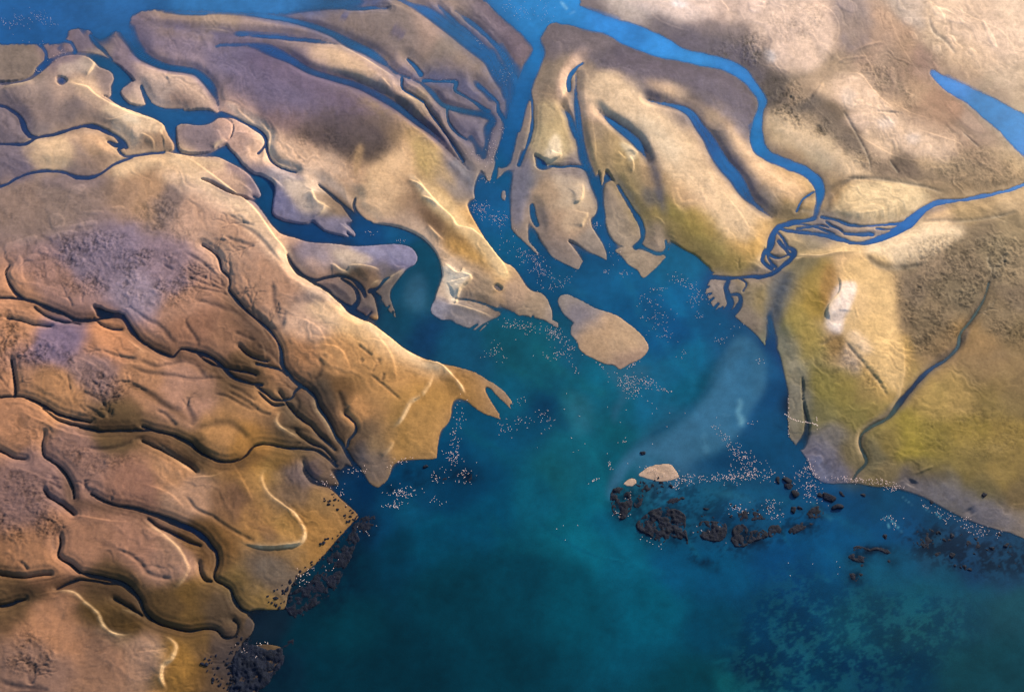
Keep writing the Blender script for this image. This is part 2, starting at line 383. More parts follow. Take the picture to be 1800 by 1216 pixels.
for q in ["1384 398 2 1400 394 2 1424 398 2 1444 404 2 1466 412 2", "1400 402 2 1416 400 2 1440 396 2 1456 400 2", "1368 410 3 1376 420 3 1386 436 3", "1350 446 3 1362 452 3 1376 452 2 1390 446 2",
          "1452 390 2 1462 398 2 1476 404 2 1486 412 2", "1600 386 3 1620 376 3 1640 362 3 1660 358 2", "1540 402 2 1560 404 2 1584 398 2", "1300 490 2 1312 500 2 1306 512 2"]:
    chan(q, 3)
NARROW = .62
LIP = 0.3
for q in ["12 560 2 40 566 2 60 572 2 90 574 2", "60 540 3 80 556 3 110 566 3 140 570 3", "165 560 2 180 572 2 200 578 2 214 580 3", "345 620 2 370 640 3 400 650 3 430 655 3 450 660 3", "455 690 3 480 712 3 500 712 3",
          "75 718 2 100 738 3 130 748 3 170 756 3", "250 776 3 280 790 3 310 808 3 335 822 3 345 830 2", "260 912 3 280 928 4 305 940 4 330 952 3 352 960 3", "350 990 2 352 1006 2 360 1020 3 372 1022 3", "200 1052 3 226 1068 4 250 1082 4",
          "0 1010 2 40 1014 2 70 1010 2 90 1010 2", "520 760 2 545 778 2 570 790 3 590 812 3", "490 690 2 520 730 3 545 748 3 565 770 3 590 792 3", "420 610 2 440 628 3 470 636 3"]:
    chan(q, 4)

NARROW = 1.0
RIM = 0.0
for q in ["843 588 3 856 576 2 872 564 1", "836 584 3 846 574 2 858 566 1", "826 580 3 838 571 1.5", "852 584 3 864 573 2 880 561 1", "862 572 2 880 562 1.5 896 552 1", "884 562 3 890 556 2 886 548 1", "905 560 2 902 550 1", "940 566 2 936 556 1",
          "1236 505 2 1246 504 1", "1238 520 2 1250 516 1", "1244 532 2 1254 524 1", "1254 544 3 1262 534 1.5", "1264 552 3 1270 540 1", "1236 492 2 1248 490 1", "640 562 3 652 550 1.5", "688 560 2 690 548 1", "676 548 2 684 538 1",
          "888 742 3 880 730 1.5", "905 722 2 898 712 1", "1244 478 2 1254 480 1", "700 560 2 696 548 1", "455 352 2 444 346 1", "622 420 2 610 410 1"]:
    chan(q, 2)

film("236 14 40 300 12 34 400 10 34 500 10 36 600 2 30", .8)
film("215 40 40 240 80 34 262 104 22", .75)
film("150 62 26 190 72 30 212 96 18", .5)
film("1010 30 40 1060 40 40 1100 54 36", .6)
film("1640 120 22 1665 140 30 1700 158 30 1760 196 34", .5)
film("870 60 20 900 110 24 915 150 24", .6)
film("820 130 16 850 160 18 872 190 18", .55)
film("795 196 14 830 204 16 850 220 18", .5)
# ------------------------------------------------------------------ relief of the sand: dry runnels, lips, steps, broad hollows
G = new(0.0)          # metres added to the land
STEP = new(0.0)
SUNRIM = new(0.0)        # sunlit gold of the lips, painted into the soil colour
WET = new(0.0)        # damp ground, 0..1
def groove(s, deep=1.0, wet=0.6):
    Q = cr(P3(s), 3)
    r = dist(Q, Q[:, 2].max() * 1.6 + 2)
    if r is None: return
    sl, D, Wd, _, T = r
    f = np.exp(-(D / (Wd * 0.55 + 0.6)) ** 2) * np.clip(T * 8, 0, 1)
    f = f * np.clip((1 - T) * 12, 0, 1)
    G[sl] -= deep * f
    WET[sl] = np.maximum(WET[sl], wet * f)
def ridge(s, high=1.0):
    Q = cr(P3(s), 3)
    r = dist(Q, Q[:, 2].max() * 1.6 + 2)
    if r is None: return
    sl, D, Wd, _, T = r
    G[sl] += high * np.exp(-(D / (Wd * 0.55 + 0.6)) ** 2) * np.clip(np.minimum(T, 1 - T) * 6, 0, 1)
def step(s, L=22, sharp=1.2):
    """a lip: the ground drops to the left of the direction of travel by the third value"""
    Q = cr(P3(s), 3)
    r = dist(Q, L * 2.6)
    if r is None: return
    sl, D, A, Sd, T = r
    x = D * Sd                                     # positive on the high side
    if Q[:, 0].mean() > 1150 and Q[:, 1].mean() < 420: A = A * 0.5
    if Q[:, 0].mean() < 560 and Q[:, 1].mean() > 480: A = A * 0.75
    prof = np.where(x > 0, np.exp(-(x / L) ** 1.5), 0) * sst((x / sharp + 1) / 2)
    STEP[sl] += A * 1.5 * prof * sst(np.minimum(T, 1 - T) * 5)
    SUNRIM[sl] = np.maximum(SUNRIM[sl], np.clip(A * .5 - .25, 0, .65) * (np.exp(-((x - 2) / 3.6) ** 2) * .5 + np.exp(-(x / 1.5) ** 2) * .6) * sst(np.minimum(T, 1 - T) * 5))
def hump(s, hh, soft):
    sl, m = fill(P2(s))
    f = new(); f[sl] = m
    G[:] += hh * 1.5 * blur(f, soft * 1.1)
# --- left flats, dry runnels
for q in [
 "238 547 2  248 556 4  262 566 5  276 572 6  288 582 6  296 592 7  302 600 7  312 606 5",
 "328 568 2 334 582 4 342 592 5 348 604 5 350 612 4",
 "326 448 2  340 455 4  356 464 4  372 478 5  386 492 6  398 504 6",
 "288 468 2  298 474 3  306 478 3",
 "326 470 2  340 482 4  360 490 4  380 498 5  398 506 4",
 "404 464 3  406 476 4  402 486 5",
 "340 530 3  360 534 5  385 542 7  405 548 9  430 556 8",
 "344 508 2 366 512 3 390 516 4 400 520 4", "330 488 2 350 498 3 372 504 3 396 510 3",
 "435 508 2 428 516 4 420 524 5", "402 382 2 415 390 4 430 398 4 450 404 4", "396 420 2 412 428 4 430 434 5 450 440 5",
 "400 392 3 425 402 5 455 422 6 480 450 5 500 470 4",
 "412 586 4 430 594 6 450 602 4",
 "242 634 3  256 640 5  272 646 6  290 644 5  312 638 6  330 638 7  348 646 8  358 660 8  366 668 5",
 "232 648 2  256 657 5  280 660 6  310 664 6  340 670 6  365 666 5  400 668 4",
 "180 618 2 200 626 4 222 632 4 240 636 4",
 "212 672 2  236 680 4  256 690 6  272 700 8  286 712 8  304 722 8  322 724 7",
 "276 725 3  290 730 4  302 742 5  312 752 5",
 "332 700 4  330 714 6  334 726 8  340 738 9  336 752 8",
 "150 716 2  162 722 4  174 730 5  186 738 5",
 "180 700 3 184 712 5 190 724 7 200 738 8",
 "200 722 2 196 732 4",
 "225 779 2 240 772 5 256 770 7 270 776 9 290 790 10 310 802 10 330 812 9 344 826 6",
 "150 788 2 180 792 5 215 786 6 235 776 5",
 "338 756 7 360 752 10 385 746 13 405 748 12 425 762 10 440 776 7",
 "400 690 3 420 700 5 440 712 6 455 724 5", "400 678 4 425 690 6 450 708 6",
 "375 695 3 400 700 4 430 716 5 450 725 4",
 "322 870 2  334 882 4  344 895 4  360 904 4  375 910 4  395 925 5  420 940 5  450 956 5",
 "205 968 2  230 978 4  248 992 5  258 1006 6  272 1014 6  290 1018 5  304 1020 4",
 "148 845 2 152 858 5 158 866 6", "162 862 2 158 872 4", "196 872 2 196 880 4",
 "36 988 3 46 998 4 52 1004 4", "86 848 3 100 856 5 108 862 6", "90 840 3 104 852 4",
 "48 1180 4 52 1192 6 54 1205 7", "64 1168 5 60 1185 8 58 1206 9",
 "0 1200 6 30 1208 8 60 1212 10 90 1216 8",
 "98 940 3 95 955 5 98 968 6",
 "120 660 1 126 690 1", "145 690 2 175 705 3 188 720 4",
 "450 610 5 475 622 6 492 640 6", "455 560 3 470 590 5 485 612 6",
 "450 720 3 462 728 4 478 732 4", "518 700 5 526 712 6 520 728 6",
 "498 752 3 520 756 5 545 762 7 575 776 8 592 792 8",
 "500 650 5 520 664 7 536 676 8", "595 690 5 603 712 8 606 728 9",
 "630 612 2 642 622 3 656 632 3", "650 662 2 664 672 3 676 682 4 690 694 3 704 706 2", "676 660 3 672 674 4",
 "633 636 5 640 642 6", "665 635 5 668 644 6", "480 500 5 482 530 8 490 560 9 500 580 6",
 "560 634 5 566 648 7 562 662 6 552 672 4",
 "450 545 4 462 565 8 480 580 9 496 575 8 502 550 6",
]: groove(q, 0.9, 0.7)
# --- broad brown hollows the creeks run in
for q in [
 "125 735 14 160 745 22 200 752 26 240 755 24 280 762 26 320 782 30 350 800 30 400 820 26 440 808 24 470 790 18",
 "20 530 16 80 545 26 140 556 30 200 552 26 240 595 24 300 622 22 360 636 26 430 668 28 480 690 26",
 "100 820 18 122 850 26 130 880 32 160 890 36 210 895 36 270 912 36 330 940 40 370 985 30 395 1030 26",
 "0 1040 40 60 1040 46 130 1030 40 200 1040 46 240 1065 46 200 1100 40 230 1115 30",
 "390 480 12 410 530 22 440 570 30 480 610 34 520 670 34 560 720 44 600 780 50 620 810 30",
 "430 1000 30 400 1060 30 400 1100 30",
 "560 390 10 590 370 10",
]: groove(q, 0.5, 0.45)
# --- lips and scarps (ground drops to the right hand side of the line)
for q, L in [
 ("1500 70 .2 1530 120 .5 1560 180 .4", 12), ("1660 0 .2 1700 30 .6 1760 60 .5 1790 110 .3", 14), ("1600 -5 .2 1640 10 .5 1660 40 .5 1650 70 .3", 10), ("1560 20 .2 1572 60 .4 1600 110 .5 1640 150 .4", 14),
 ("1690 100 .2 1720 130 .4 1760 150 .3", 10), ("1480 215 .3 1520 250 .7 1580 280 .6 1640 290 .4", 12), ("1600 230 .3 1650 245 .8 1690 262 .8 1660 290 .5", 10), ("1350 150 .3 1400 160 .5 1440 200 .4 1480 240 .3", 10),
 ("660 590 .3 690 630 .6 700 680 .4", 16), ("560 610 .3 600 620 .6 620 660 .4", 16), ("520 560 .3 560 580 .5 580 620 .4", 14), ("400 800 .3 430 850 .6 450 890 .5", 14), ("100 620 .2 160 640 .4 200 670 .4", 12),
 ("0 580 .2 60 590 .4 120 620 .4", 12), ("30 720 .3 80 745 .7 130 765 .6 200 775 .4", 14), ("20 820 .3 70 838 .6 110 860 .5", 12), ("250 850 .3 300 870 .6 330 900 .4", 14), ("230 1000 .2 250 1030 .5 230 1045 .3", 10), ("120 1010 .3 90 1020 .5 30 1030 .4", 8),
 ("300 272 1.2 330 280 1.0 360 300 1.2 400 330 1.6 440 362 2.2 462 388 2.6 484 420 2.6 505 446 2.6 514 472 3.0 530 488 3.0 560 503 2.6 592 527 2.8 612 552 3.0 645 568 2.4 690 598 3.0 720 620 2.6 745 632 2.2", 60),
 ("745 628 2.0 775 641 2.2 795 660 2.0 812 680 1.8 820 698 .6", 16),
 ("764 656 1.2 756 680 1.2 742 700 1.2 725 712 1.4 715 730 1.4 705 745 1.4 690 758 1.2", 14),
 ("694 776 .9 688 790 .9 672 808 .6", 10),
 ("1135 800 .3 1120 815 .3", 6),
 ("610 720 .7 628 700 .2", 6),
 ("495 725 1.2 488 740 1.2 494 752 1.5 510 762 1.2 530 772 .6", 16),
 ("552 700 .8 556 718 1.0 570 735 .8 585 760 .8 595 782 .6", 10),
 ("475 822 1.6 464 835 1.8 464 850 1.6 475 870 1.4 500 890 1.6 520 905 2.0 538 935 2.4 530 958 2.4 500 964 2.0 470 966 1.6 440 962 1.2 410 950 .6", 26),
 ("530 806 .8 538 830 1.0 552 845 .8", 12),
 ("250 912 1.0 275 930 1.2 300 950 1.4 318 968 1.5 330 990 1.5 334 1006 1.5 320 1028 1.2 300 1042 .8", 40),
 ("95 1040 1.2 130 1042 1.4 152 1060 1.6 175 1080 1.8 182 1096 2.0 196 1112 2.0 215 1118 1.6 240 1116 .8", 40),
 ("285 1115 .6 312 1135 1.4 306 1160 2.0 290 1175 2.6 288 1195 2.6 296 1216 2.0", 26),
 ("210 1072 .8 240 1078 .8 268 1100 .6", 14),
 ("30 752 .1 100 735 .2 160 757 .2", 12),
 # top left lobes
 ("150 98 .2 166 112 1.0 164 122 1.2 156 134 1.0 152 140 .3", 14),
 ("118 140 .3 135 150 .9 155 156 1.0 170 170 1.2 190 182 1.2 230 202 1.0 262 214 .6", 18),
 ("175 206 .4 200 214 .8 240 205 .5 288 222 1.2 285 235 1.2 296 258 .8", 20),
 ("248 238 1.0 270 250 1.0 272 268 .6", 12),
 ("288 265 .5 289 250 .9 284 238 .8", 9),
 ("180 240 .6 200 262 1.0 222 276 .8", 12),
 ("290 140 .4 294 137 .9 335 137 .6", 10),
 ("398 247 .9 382 258 1.2 376 266 .6", 10),
 ("450 210 .6 466 226 1.2 476 240 1.4 474 262 1.4 482 284 1.4 510 298 1.2 530 304 .6", 26),
 ("406 200 .5 425 212 1.0 450 228 .6", 12),
 # lobes at the meander
 ("556 345 .3 550 340 1.2 560 360 1.2 578 366 1.0 582 372 .4", 10),
 ("548 330 .4 552 345 1.2 556 356 1.0 572 362 .8 568 376 1.0 545 388 .4", 14),
 ("596 392 .3 612 404 .8 624 416 .4", 12),
 ("575 470 .3 585 466 1.2 600 475 1.5 612 478 1.4 614 470 1.2 640 470 1.2 665 476 1.0 668 485 .6", 16),
 ("668 488 .3 672 496 1.2 685 488 1.4 700 480 1.2 713 470 .6", 10),
 ("650 505 .3 660 496 1.2 668 492 .6", 8),
 ("690 465 .2 700 470 .6 714 468 .2", 8),
 ("780 460 .2 800 480 2.0 810 482 2.2 812 470 1.6", 14),
 ("808 482 .4 828 488 1.6 826 498 2.0 812 508 2.0 806 520 2.0 802 534 1.6 790 525 .5", 16),
 ("780 535 .4 800 536 .9 830 545 1.0 870 558 .6", 10),
 ("720 315 .4 735 320 1.6 745 335 1.4 758 350 1.8 775 368 1.8 795 385 1.6 805 400 1.6 830 405 1.6 860 430 1.8 880 455 1.8 893 482 1.6 892 492 .6", 18),
 ("716 320 .6 738 330 1.2 752 345 .4", 6), ("740 350 .6 762 360 1.2 775 372 .4", 6),
 ("750 395 .3 762 408 1.2 775 420 1.0 782 425 .3", 8),
 # central bars
 ("1000 105 .2 1015 118 .4 995 160 1.2 985 180 .8", 12),
 ("985 186 .5 975 200 .5", 10),
 ("986 268 .6 986 278 1.4 966 286 1.8 955 278 1.0", 14),
 ("1024 322 .4 1026 342 1.6 1020 358 1.8 1004 362 1.0", 18),
 ("1034 374 .4 1033 382 1.4 1026 395 1.4 1024 405 .6", 16),
 ("1090 254 .3 1108 258 1.0 1121 270 1.8 1112 278 1.2", 12),
 ("1086 268 .4 1092 276 1.0 1100 282 .6", 8),
 ("1105 275 .4 1112 286 1.2 1114 300 1.0 1110 310 .4", 12),
 ("1350 420 .2 1344 440 1.4 1338 452 1.6 1328 465 .8", 16),
 ("1146 382 .2 1160 388 1.0 1170 400 .8", 5),
 ("1172 412 .2 1182 416 .8 1190 422 .4", 5),
 # right hand lands
 ("1466 482 .4 1475 500 1.0 1472 520 1.6 1455 540 2.0 1452 555 1.8 1460 572 1.2", -1),
 ("1140 20 .4 1160 38 .8 1195 52 .8 1215 56 .4", 10),
 ("1475 135 .6 1510 135 1.0 1540 170 1.0 1575 200 .6", 30),
 ("1250 -10 .5 1280 20 1.0 1260 34 .7", 16),
 ("1310 20 .3 1335 14 .8 1345 20 .6", 8),
 ("1310 52 .6 1320 90 .8 1340 115 .6 1400 130 .4", 20),
 ("1380 40 .6 1440 15 .3 1470 40 .8 1470 75 .8 1440 110 .6", 24),
 ("1400 440 .4 1410 450 1.2 1440 452 1.2 1470 446 1.0 1515 442 .8", 16),
 ("1452 350 .2 1478 322 .9 1500 320 .9 1580 330 .5", 14),
 ("820 5 .2 790 3 .3 760 6 .2", 8), ("640 10 .3 700 12 .6 720 20 .3", 8),
 ("95 104 .2 125 98 .5 150 101 .3", 8), ("196 60 .2 203 72 .5 215 95 .2", 8), ("0 160 .6 20 153 1.2 45 147 1.2 60 140 .6", 22),
 ("340 50 .3 380 52 .8 420 60 .4", 8), ("560 75 .3 600 82 .9 640 105 1.2 690 136 1.0 700 146 .4", 14), ("670 140 .4 680 150 1.0 690 160 .5", 10), ("708 160 .3 720 172 1.0 740 182 .6", 14),
 ("415 190 .3 430 205 1.0 450 220 1.2", 10), ("585 60 .2 600 72 .6 610 82 .2", 6),
 ("120 230 .2 160 218 .3 205 225 .2", 10), ("20 280 .2 55 290 .4 70 300 .2", 10), ("0 430 .2 20 420 .3", 8),
 ("420 320 .2 440 335 .7 445 345 .4", 9), ("465 310 .2 485 320 .8 500 335 .4", 10), ("505 395 .2 530 405 .5 545 400 .2", 8),
 ("1050 130 .2 1090 122 .3 1110 128 .2", 10), ("1040 210 .2 1046 250 .4 1048 290 .3", 14), ("1180 340 .2 1186 362 .6 1200 380 .2", 10),
 ("1260 330 .2 1300 380 .6 1325 420 .3", 14), ("1300 20 .2 1310 40 .5", 8), ("1395 140 .2 1370 125 .5 1345 122 .2", 8),
 ("1352 205 .3 1346 230 .6 1352 258 .3", 12), ("1560 180 .3 1600 202 .7 1640 215 .3", 14), ("1525 205 .2 1560 204 .5", 8), ("1600 350 .2 1560 372 .5 1500 382 .4", 12),
 ("1376 430 .3 1396 452 1.0 1420 456 1.0", 10), ("1340 470 .4 1332 480 .8", 8), ("1560 730 .4 1520 752 1.0 1508 768 1.2 1512 790 1.0 1524 812 .6", 8),
 ("1384 690 .3 1385 740 .6 1390 772 .6 1410 800 .5 1424 832 .4", 7), ("1585 600 .4 1588 650 .9 1582 690 .9 1572 715 .5", 16),
 ("430 700 .3 445 706 .8 448 716 .5", 8), ("420 640 .3 428 650 .6", 6), ("330 838 .3 345 840 .8 380 838 .8 410 820 .6", 12), ("260 770 .3 290 790 .9 320 815 1.1 345 835 .8", 20),
 ("60 1050 .3 100 1040 .8 130 1037 .6", 14), ("120 905 .3 160 912 .7 200 918 .6 235 918 .4", 10), ("290 660 .3 330 668 .6 370 670 .4", 10), ("360 510 .3 420 545 .5 450 560 .4", 14), ("455 600 .3 465 615 .7 468 636 .5", 10),
 ("210 640 .2 260 645 .5", 8), ("150 740 .2 190 757 .6 240 762 .4", 9), ("30 540 .3 70 550 .7 110 566 .8 150 570 .5", 12), ("215 590 .3 240 610 1.0 260 625 .8", 14),
 ("1585 690 1.2 1576 705 1.0 1560 725 .6", 12),
]:
    if L < 0:   # seen from the far side: drop lies to the left
        Q = P3(q)[::-1]; q = " ".join("%g" % a for a in Q.ravel()); L = 22
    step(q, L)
for q, h in [("1508 765 3 1510 785 3 1518 800 3 1520 812 3", .8), ("1607 835 3 1640 822 3", .9), ("1640 655 3 1600 690 3 1580 712 3", .5),
             ("1446 150 3 1435 165 3 1425 175 3", 1.5), ("1390 190 3 1425 172 3", .8), ("1475 120 3 1500 95 3 1545 80 3 1555 86 3", 1.0), ("1450 130 3 1480 110 3 1530 104 3", .8),
             ("1460 110 3 1485 84 3", .8), ("1505 565 2 1500 545 2", .5), ("1420 740 3 1416 700 3", .4)]:
    ridge(q, h)
for q in ["1530 310 3 1520 270 4 1480 200 3", "1500 320 3 1540 318 5 1600 328 5 1660 340 3", "1400 455 3 1396 440 4 1386 432 3",
          "1518 447 5 1530 462 8 1552 474 10 1590 474 7 1620 470 4", "1395 375 4 1405 370 5 1450 372 7 1460 350 7 1485 325 6 1505 319 5 1530 318 4",
          "1790 374 4  1740 386 5  1690 392 6  1650 392 6  1615 392 5", "1735 500 3 1728 530 5 1706 566 6 1688 588 8 1682 612 9 1664 632 9 1630 655 10 1600 690 10 1562 734 8 1530 752 6 1512 768 5 1512 790 5 1524 815 5 1500 838 4",
          "1538 202 2 1575 203 3", "1690 235 1 1720 262 3", "1630 30 4 1640 60 6 1660 75 5 1680 100 5", "1746 485 2 1735 460 4 1744 445 4", "1562 284 3 1580 308 4",
          "1538 666 2 1548 680 3", "1480 600 2 1500 625 4 1530 660 4 1560 700 3", "1440 610 4 1460 600 5", "1760 450 2 1765 470 4"]:
    groove(q, 0.8, 0.5)
# swells on the bars
for q, h, s in [("965 120 1025 100 1000 180 985 250 960 280 945 230", 1.2, 9), ("1040 140 1100 130 1180 220 1250 300 1330 380 1350 430 1310 470 1240 420 1180 380 1140 280 1070 200", 1.4, 16),
             ("1140 150 1200 165 1290 210 1340 290 1420 330 1420 360 1380 370 1320 320 1260 240", 1.2, 12), ("1350 200 1400 210 1480 250 1560 300 1500 320 1420 280", 1.2, 12),
             ("1340 60 1400 15 1460 30 1470 90 1400 125 1340 90", 1.4, 12), ("1455 160 1500 140 1540 180 1600 220 1680 250 1690 290 1600 270 1540 240 1470 200", 1.6, 12),
             ("1490 330 1600 330 1640 360 1590 390 1480 380", 1.2, 12), ("1530 440 1600 400 1680 410 1640 460 1560 470", 1.2, 12), ("1490 480 1560 470 1570 600 1590 680 1520 650 1470 560", 1.4, 16),
             ("430 200 560 120 700 200 800 300 780 400 700 380 620 320 500 290", 1.5, 22), ("560 90 680 120 760 180 820 290 720 230 620 140", 1.3, 10),
             ("120 200 170 185 270 210 290 260 240 250 150 220", 1.0, 10), ("45 250 130 245 140 290 60 290", 1.0, 10), ("140 250 200 260 210 275 160 270", .6, 6),
             ("230 110 300 135 370 190 330 195 250 140", .8, 10), ("560 250 650 240 640 330 570 300", .6, 20), ("1055 560 1110 580 1120 620 1060 620", .8, 14),
             ("490 340 560 330 560 380 500 380", .7, 10), ("580 450 680 440 720 460 620 470", .7, 10), ("1000 310 1030 330 1010 360 990 350", .8, 8),
             ("960 330 1020 370 1010 430 960 420", .6, 12), ("940 560 960 545 900 500 880 510", .5, 8), ("360 760 400 765 400 790 370 800 345 790", 1.0, 7),
             ("640 40 760 50 820 120 760 130 680 90", .8, 18), ("1110 0 1230 0 1270 30 1180 30", 1.0, 10),
             ("400 410 480 440 500 540 450 500", 1.4, 30), ("540 560 640 580 740 650 700 740 600 680", 1.2, 30), ("380 740 470 745 480 770 430 775", .6, 8)]:
    hump(q, h, s)
# --- crusty marsh (salt marsh and worm casts): small pits and mounds
MARSH = new(0.0)
def marsh(s, a, soft=8):
    sl, m = fill(P2(s)); f = new(); f[sl] = m
    np.maximum(MARSH, blur(f, soft) * a, out=MARSH)
for q, a in [
 ("95 420 150 410 200 412 240 425 300 445 340 455 360 490 350 520 320 540 260 540 200 525 140 520 105 500 90 460", .8),
 ("30 430 60 420 95 440 100 500 130 540 100 520 60 500 45 460", .45),
 ("250 370 285 340 310 355 330 400 370 430 330 430 270 410 230 390", .5), ("-10 555 30 560 60 600 110 610 150 640 200 660 230 690 200 710 150 690 130 670 90 650 30 640 -10 630", 1.0),
 ("0 620 40 630 50 650 20 660 -10 660", .8), ("25 775 60 765 75 790 45 800", .9), ("90 770 130 785 170 800 240 805 200 830 170 850 150 830 120 800", .8),
 ("-10 830 40 830 90 860 80 900 40 910 -10 900", .7), ("0 900 60 880 100 900 60 940 30 950 0 940", .8), ("15 935 50 905 95 900 115 935 80 945 30 950", 1.0),
 ("10 1150 40 1115 70 1110 100 1150 85 1175 60 1185 20 1180", .8), ("30 340 65 325 60 355 40 350", .4), ("0 375 40 385 30 405 0 400", .3),
 ("1575 470 1640 430 1740 420 1800 450 1810 600 1760 600 1700 560 1690 600 1660 620 1600 620 1580 560", .8), ("1620 300 1700 260 1800 290 1800 320 1700 330", .5),
 ("1340 130 1400 150 1430 190 1500 260 1560 300 1500 290 1430 240 1350 200 1330 160", 1.0), ("1250 80 1330 60 1345 130 1320 120 1260 100", .8), ("1360 20 1450 20 1420 70 1370 70", .45),
 ("1510 110 1600 120 1600 200 1550 180", .6), ("1600 440 1680 420 1760 480 1700 500 1620 480", .6), ("520 230 600 240 640 290 610 300 560 270 530 270", .35), ("640 250 700 250 700 270 660 290", .3),
 ("1440 600 1500 620 1560 690 1500 680 1440 640", .5), ("1630 60 1660 80 1640 130", .3), ("1620 740 1700 720 1790 740 1780 800 1640 800", .3)]:
    marsh(q, a)
MARSH *= 0.35 + 0.9 * sst(fbm(41, 26, 3, 0.6) * 1.6 + 0.5)
# --- antler-like heads of the smallest creeks
def antler(u, v, ang, ln, w, depth, r):
    """a branching runnel; ang in degrees, 0 = towards the right of the map, 90 = up"""
    a = R_(ang); pts = [(u, v, w)]
    n = max(2, int(ln / 5)); x, y = u, v
    for i in range(n):
        a += r.uniform(-.35, .35); x += math.cos(a) * ln / n; y -= math.sin(a) * ln / n * .9
        pts.append((x, y, w * (1 - .6 * (i + 1) / n)))
        if depth > 0 and i > 0 and r.random() < .75:
            antler(x, y, math.degrees(a) + r.choice((-1, 1)) * r.uniform(28, 60), ln * r.uniform(.35, .6), max(.9, w * .62), depth - 1, r)
    groove(" ".join("%.1f %.1f %.2f" % p for p in pts), .30 + .14 * w, .5)
ra = random.Random(5)
for u, v, an, ln, w, dp in [(27, 700, 95, 55, 3.2, 2), (24, 660, 80, 34, 2.2, 2), (192, 738, 110, 34, 3.2, 2), (192, 712, 60, 30, 2.4, 2), (186, 738, 150, 36, 2.4, 1), (325, 724, 80, 28, 2.6, 1), (150, 868, 95, 26, 3, 2), (196, 882, 92, 16, 2, 1), (160, 878, 60, 20, 2, 1),
                            (55, 1206, 80, 34, 3.2, 2), (55, 1186, 110, 30, 2.2, 2), (62, 1186, 60, 32, 2.2, 2), (100, 960, 110, 26, 3, 2), (108, 944, 80, 20, 2.4, 1), (50, 1003, 120, 14, 2.4, 1), (128, 542, 110, 22, 2.6, 2), (146, 536, 90, 16, 2.2, 1), (118, 525, 80, 20, 2.2, 1),
                            (404, 480, 80, 26, 2.6, 1), (402, 500, 150, 46, 2.4, 2), (404, 510, 165, 60, 2.4, 2), (410, 524, 178, 60, 2.4, 2), (420, 530, 60, 30, 2.4, 1), (388, 462, 130, 40, 2.2, 2), (74, 772, 95, 24, 2, 1), (112, 846, 150, 26, 2.6, 2), (108, 860, 170, 26, 2.4, 2),
                            (240, 552, 130, 20, 2.2, 1), (330, 582, 95, 22, 2.2, 1), (244, 636, 150, 36, 2.2, 2), (260, 690, 150, 40, 2.4, 2), (234, 674, 160, 34, 2, 2), (180, 620, 160, 30, 2, 1), (80, 868, 170, 30, 2.4, 2), (36, 760, 130, 14, 1.6, 1), (18, 466, 110, 18, 2.6, 1), (30, 478, 60, 26, 2, 1),
                            (450, 558, 100, 50, 3, 2), (470, 580, 70, 40, 2.6, 1), (440, 400, 160, 40, 2, 2), (450, 440, 165, 44, 2, 1), (1735, 500, 70, 40, 2.4, 2), (1706, 560, 30, 40, 2, 1),
                            (655, 660, 80, 24, 2, 1), (520, 690, 150, 30, 2.4, 1), (560, 790, 150, 40, 2.2, 1), (1300, 475, 130, 20, 1.8, 1), (1560, 203, 0, 20, 1.6, 1)]:
    antler(u, v, an, ln, w, dp, ra)
# --- pale flat plates lying a hand higher than the mud around them
for q in ["8 440 12 434 40 424 60 417 67 420 60 428 35 440 12 448", "90 424 100 415 120 410 138 411 130 416 110 424 96 430", "126 403 150 394 172 392 172 398 150 402",
          "90 385 104 380 115 390 114 402 98 408 91 400", "122 350 128 332 145 325 152 332 135 348", "148 376 180 374 184 378 160 381", "195 369 215 366 222 370 205 373",
          "58 446 75 438 84 440 84 450 75 450 68 444", "48 455 60 450 74 455 70 460 50 460", "260 394 272 392 277 400 262 404", "18 480 38 452 42 490 55 500 75 505 60 500 35 500",
          "1470 0 1500 10 1504 25 1495 27 1475 18", "1640 15 1670 25 1690 40 1695 45 1670 42 1642 28", "1585 38 1600 36 1600 48 1590 48", "1596 62 1606 62 1612 74 1604 74", "1634 82 1652 80 1650 94 1640 92",
          "1660 66 1675 68 1678 76 1668 74", "1706 88 1718 100 1712 104 1700 92", "1638 106 1646 116 1650 122 1640 116", "1694 126 1700 130 1706 143 1698 138", "1735 155 1748 162 1742 166",
          "1340 5 1350 8 1336 12", "1315 8 1330 2 1345 12 1338 24 1320 24", "1660 182 1685 182 1710 205 1730 232 1710 232 1680 208", "1725 40 1745 70 1750 88 1740 80"]:
    sl, m = fill(P2(q)); f = new(); f[sl] = m
    G += 0.5 * blur(f, 0.9)
    WET -= 0.9 * blur(f, 1.0)
